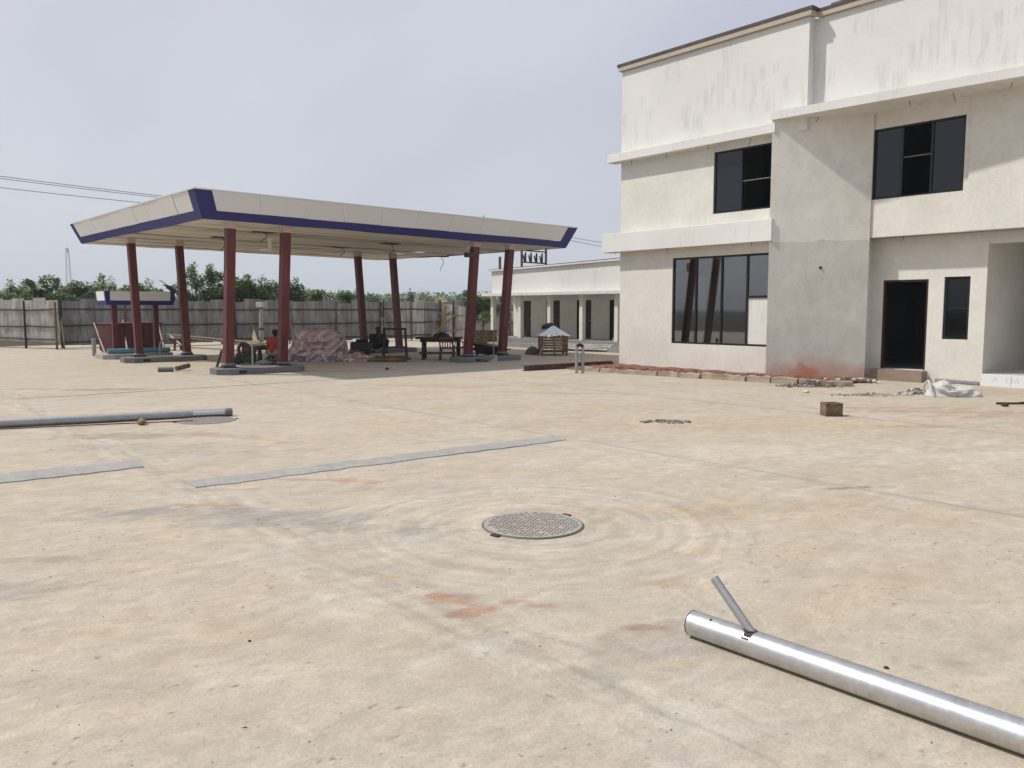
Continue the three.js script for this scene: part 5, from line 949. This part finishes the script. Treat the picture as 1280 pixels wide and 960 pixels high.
  // leaning poles round the small canopy
  for (const [a, b, h, l] of [[[208, 447], [197, 440], 1.5, 'pale pole leaning right of the small canopy post'], [[160, 444], [155, 437], 1.25, 'pale pole leaning between the red tanks'], [[132, 443], [119, 438], 1.15, 'pale pole leaning left of the red tanks']]) { const p = at(...a), q = at(...b); single('leaning_pole', rod(p, [q[0], h, q[2]], 0.04, 0.03, 7), M.woodPale, l, 'pole', 'poles leaning near the small canopy'); }
}
// right-hand group
{
  const at = (px, py, y = 0) => { const [x, z] = gp(px, py, y); return [x, y, z]; };
  { const t = thing('work_table', 'long dark work table behind the plastic chairs', 'table', at(552, 449), 0.87); mesh('table_top', box(-0.85, 0.7, 0.7, 0.76, -0.4, 0.4), M.woodDark, t); mesh('apron', box(-0.7, 0.6, 0.6, 0.7, 0.28, 0.31), M.woodDark, t); for (const [a, b] of [[-0.6, 0.25], [0.58, 0.25], [-0.6, -0.3], [0.58, -0.3]]) mesh('leg', box(a - 0.05, a + 0.05, 0, 0.7, b - 0.05, b + 0.05), M.woodDark, t); mesh('stretcher', box(-0.75, 0.5, 0.18, 0.26, 0.12, 0.2), M.woodGrey, t); }
  { const p = at(551, 449); single('dark_bag', jitter(new THREE.SphereGeometry(0.3, 16, 10, 0, 6.283, 0, 1.57).scale(1.3, 0.5, 0.8), 0.14, 5, 4).translate(p[0], 0.76, p[2]), M.black, 'slumped black bag lying on the work table', 'bag'); }
  const chair = (label, p, turn, m) => {
    const t = thing('plastic_chair', label, 'chair', p, turn, 'plastic chairs by the table'); mesh('seat', rbox(-0.23, 0.23, 0.40, 0.44, -0.22, 0.24, 0.018), m, t);
    for (const [a, b] of [[-1, 1], [1, 1], [-1, -1], [1, -1]]) mesh('leg', plank([a * 0.24, 0, b * 0.23], [a * 0.2, 0.41, b * 0.19], 0.05, 0.035), m, t);
    const bk = mesh('backrest', join([rbox(-0.22, 0.22, 0.72, 0.80, -0.31, -0.27, 0.015), box(-0.2, 0.2, 0.62, 0.66, -0.285, -0.26)]), m, t);
    for (let k = 0; k < 4; k++) mesh('splat', plank([-0.12 + k * 0.08, 0.43, -0.2], [-0.13 + k * 0.087, 0.74, -0.285], 0.035, 0.012), m, bk); for (const s of [-1, 1]) { mesh('upright', plank([s * 0.21, 0.42, -0.19], [s * 0.22, 0.78, -0.285], 0.045, 0.03), m, t); mesh('armrest', tube([[s * 0.23, 0.42, 0.16], [s * 0.26, 0.62, 0.12], [s * 0.25, 0.64, -0.1], [s * 0.22, 0.66, -0.25]], 0.018, 16, 6), m, t); }
  };
  chair('dark red plastic chair with its back to the camera side', at(559, 451), -2.3, M.plasticRed); chair('dark purple plastic chair turned sideways at the right canopy column', at(574, 450), 2.6, M.plasticDark);
  { const t = thing('scaffold_trestle', 'dark steel trestle frame behind the rear columns', 'trestle', at(494, 445), 0.9); for (const [a, b] of [[-0.42, 0.2], [0.42, 0.2], [-0.42, -0.2], [0.42, -0.2]]) mesh('leg', rod([a, 0, b], [a * 0.9, 1.0, b * 0.5], 0.03, 0.03, 6), M.ironDark, t); mesh('top_rail', box(-0.42, 0.42, 0.96, 1.03, -0.13, 0.13), M.ironDark, t); mesh('cross_bar', box(-0.4, 0.4, 0.3, 0.36, 0.13, 0.18), M.ironDark, t); }
  { const t = thing('plank_stack', 'low stack of brown planks in front of the seated person in black', 'timber stack', at(487, 452), 0.8); for (let k = 0; k < 5; k++) mesh('plank', box(-0.75 + k * 0.06, 0.5 + (k % 3) * 0.09, 0.005 + Math.floor(k / 2) * 0.062, 0.06 + Math.floor(k / 2) * 0.062, -0.25 + (k % 2) * 0.24, -0.03 + (k % 2) * 0.24), [M.woodTan, M.woodGrey, M.rustSteel][k % 3], t); }
  { const t = thing('compressor', 'dark machine with small wheels left of the rear columns', 'compressor', at(452, 444), 0.9); mesh('machine_body', rbox(-0.4, 0.35, 0.16, 0.5, -0.2, 0.2, 0.07), M.darkGrey, t); mesh('motor', rbox(-0.2, 0.25, 0.5, 0.60, -0.12, 0.12, 0.04), M.black, t); for (const s of [-0.28, 0.24]) mesh('wheel', new THREE.CylinderGeometry(0.12, 0.12, 0.06, 16).rotateX(Math.PI / 2).translate(s, 0.12, 0.22), M.black, t); }
  { const t = thing('mortar_barrow', 'black barrow tipped on the right hand island', 'wheelbarrow', at(609, 449), 0.75);
    mesh('tray', hexa([[-0.30, 0.2, -0.22], [0.42, 0.12, -0.22], [0.42, 0.12, 0.22], [-0.30, 0.2, 0.22]], [[-0.45, 0.56, -0.32], [0.58, 0.40, -0.32], [0.58, 0.40, 0.32], [-0.45, 0.56, 0.32]]), M.black, t); mesh('tray_rim', tube([[-0.46, 0.57, -0.33], [0.59, 0.41, -0.33], [0.59, 0.41, 0.33], [-0.46, 0.57, 0.33]], 0.016, 40, 5, true), M.plasticRed, t); mesh('wheel', new THREE.TorusGeometry(0.16, 0.045, 8, 20).translate(-0.5, 0.2, 0), M.black, t); for (const s of [-1, 1]) { mesh('handle', rod([-0.5, 0.2, s * 0.1], [0.8, 0.35, s * 0.28], 0.018, 0.018, 6), M.ironDark, t); mesh('stand', rod([0.35, 0.0, s * 0.22], [0.3, 0.28, s * 0.24], 0.016, 0.016, 6), M.ironDark, t); } }
  { const p = at(617, 452), t = thing('shovel', 'shovel with grey blade standing before the right island', 'shovel', p, 0.87); mesh('blade', hexa([[-0.16, 0.0, 0.12], [0.16, 0.0, 0.12], [0.14, 0.02, 0.10], [-0.14, 0.02, 0.10]], [[-0.12, 0.2, -0.10], [0.12, 0.2, -0.10], [0.11, 0.22, -0.12], [-0.11, 0.22, -0.12]]), M.galvDull, t); mesh('handle', rod([0, 0.18, -0.08], [0.0, 1.0, -0.22], 0.018, 0.016, 8), M.woodPale, t); mesh('grip', rod([-0.07, 1.0, -0.22], [0.07, 1.0, -0.22], 0.016, 0.016, 8), M.woodGrey, t); }
  { const p = at(600, 452); single('cement_lump', jitter(new THREE.SphereGeometry(0.3, 16, 10, 0, 6.283, 0, 1.57).scale(1.3, 0.6, 0.8), 0.16, 5, 9).translate(...p), M.clothGrey, 'half empty grey cement bag before the black barrow', 'bag'); }
  // stack of earth blocks beyond
  { const p = at(604, 432), t = thing('block_stack', 'low stack of brown earth blocks beyond the right canopy columns', 'block stack', p, 0.87); const g = rbox(-0.2, 0.2, 0, 0.12, -0.11, 0.11, 0.008); for (let r = 0; r < 6; r++) for (let c = 0; c < 3; c++) { const m = mesh('block', g, (r + c) % 3 ? M.blockTan : M.woodGrey, t); m.position.set(-0.42 + c * 0.41 + (r % 2) * 0.06, r * 0.124, rr(-0.01, 0.01)); } }
}
scene.traverse(o => { if (o.isMesh) { o.castShadow = true; o.receiveShadow = true; } });
renderer.render(scene, camera);
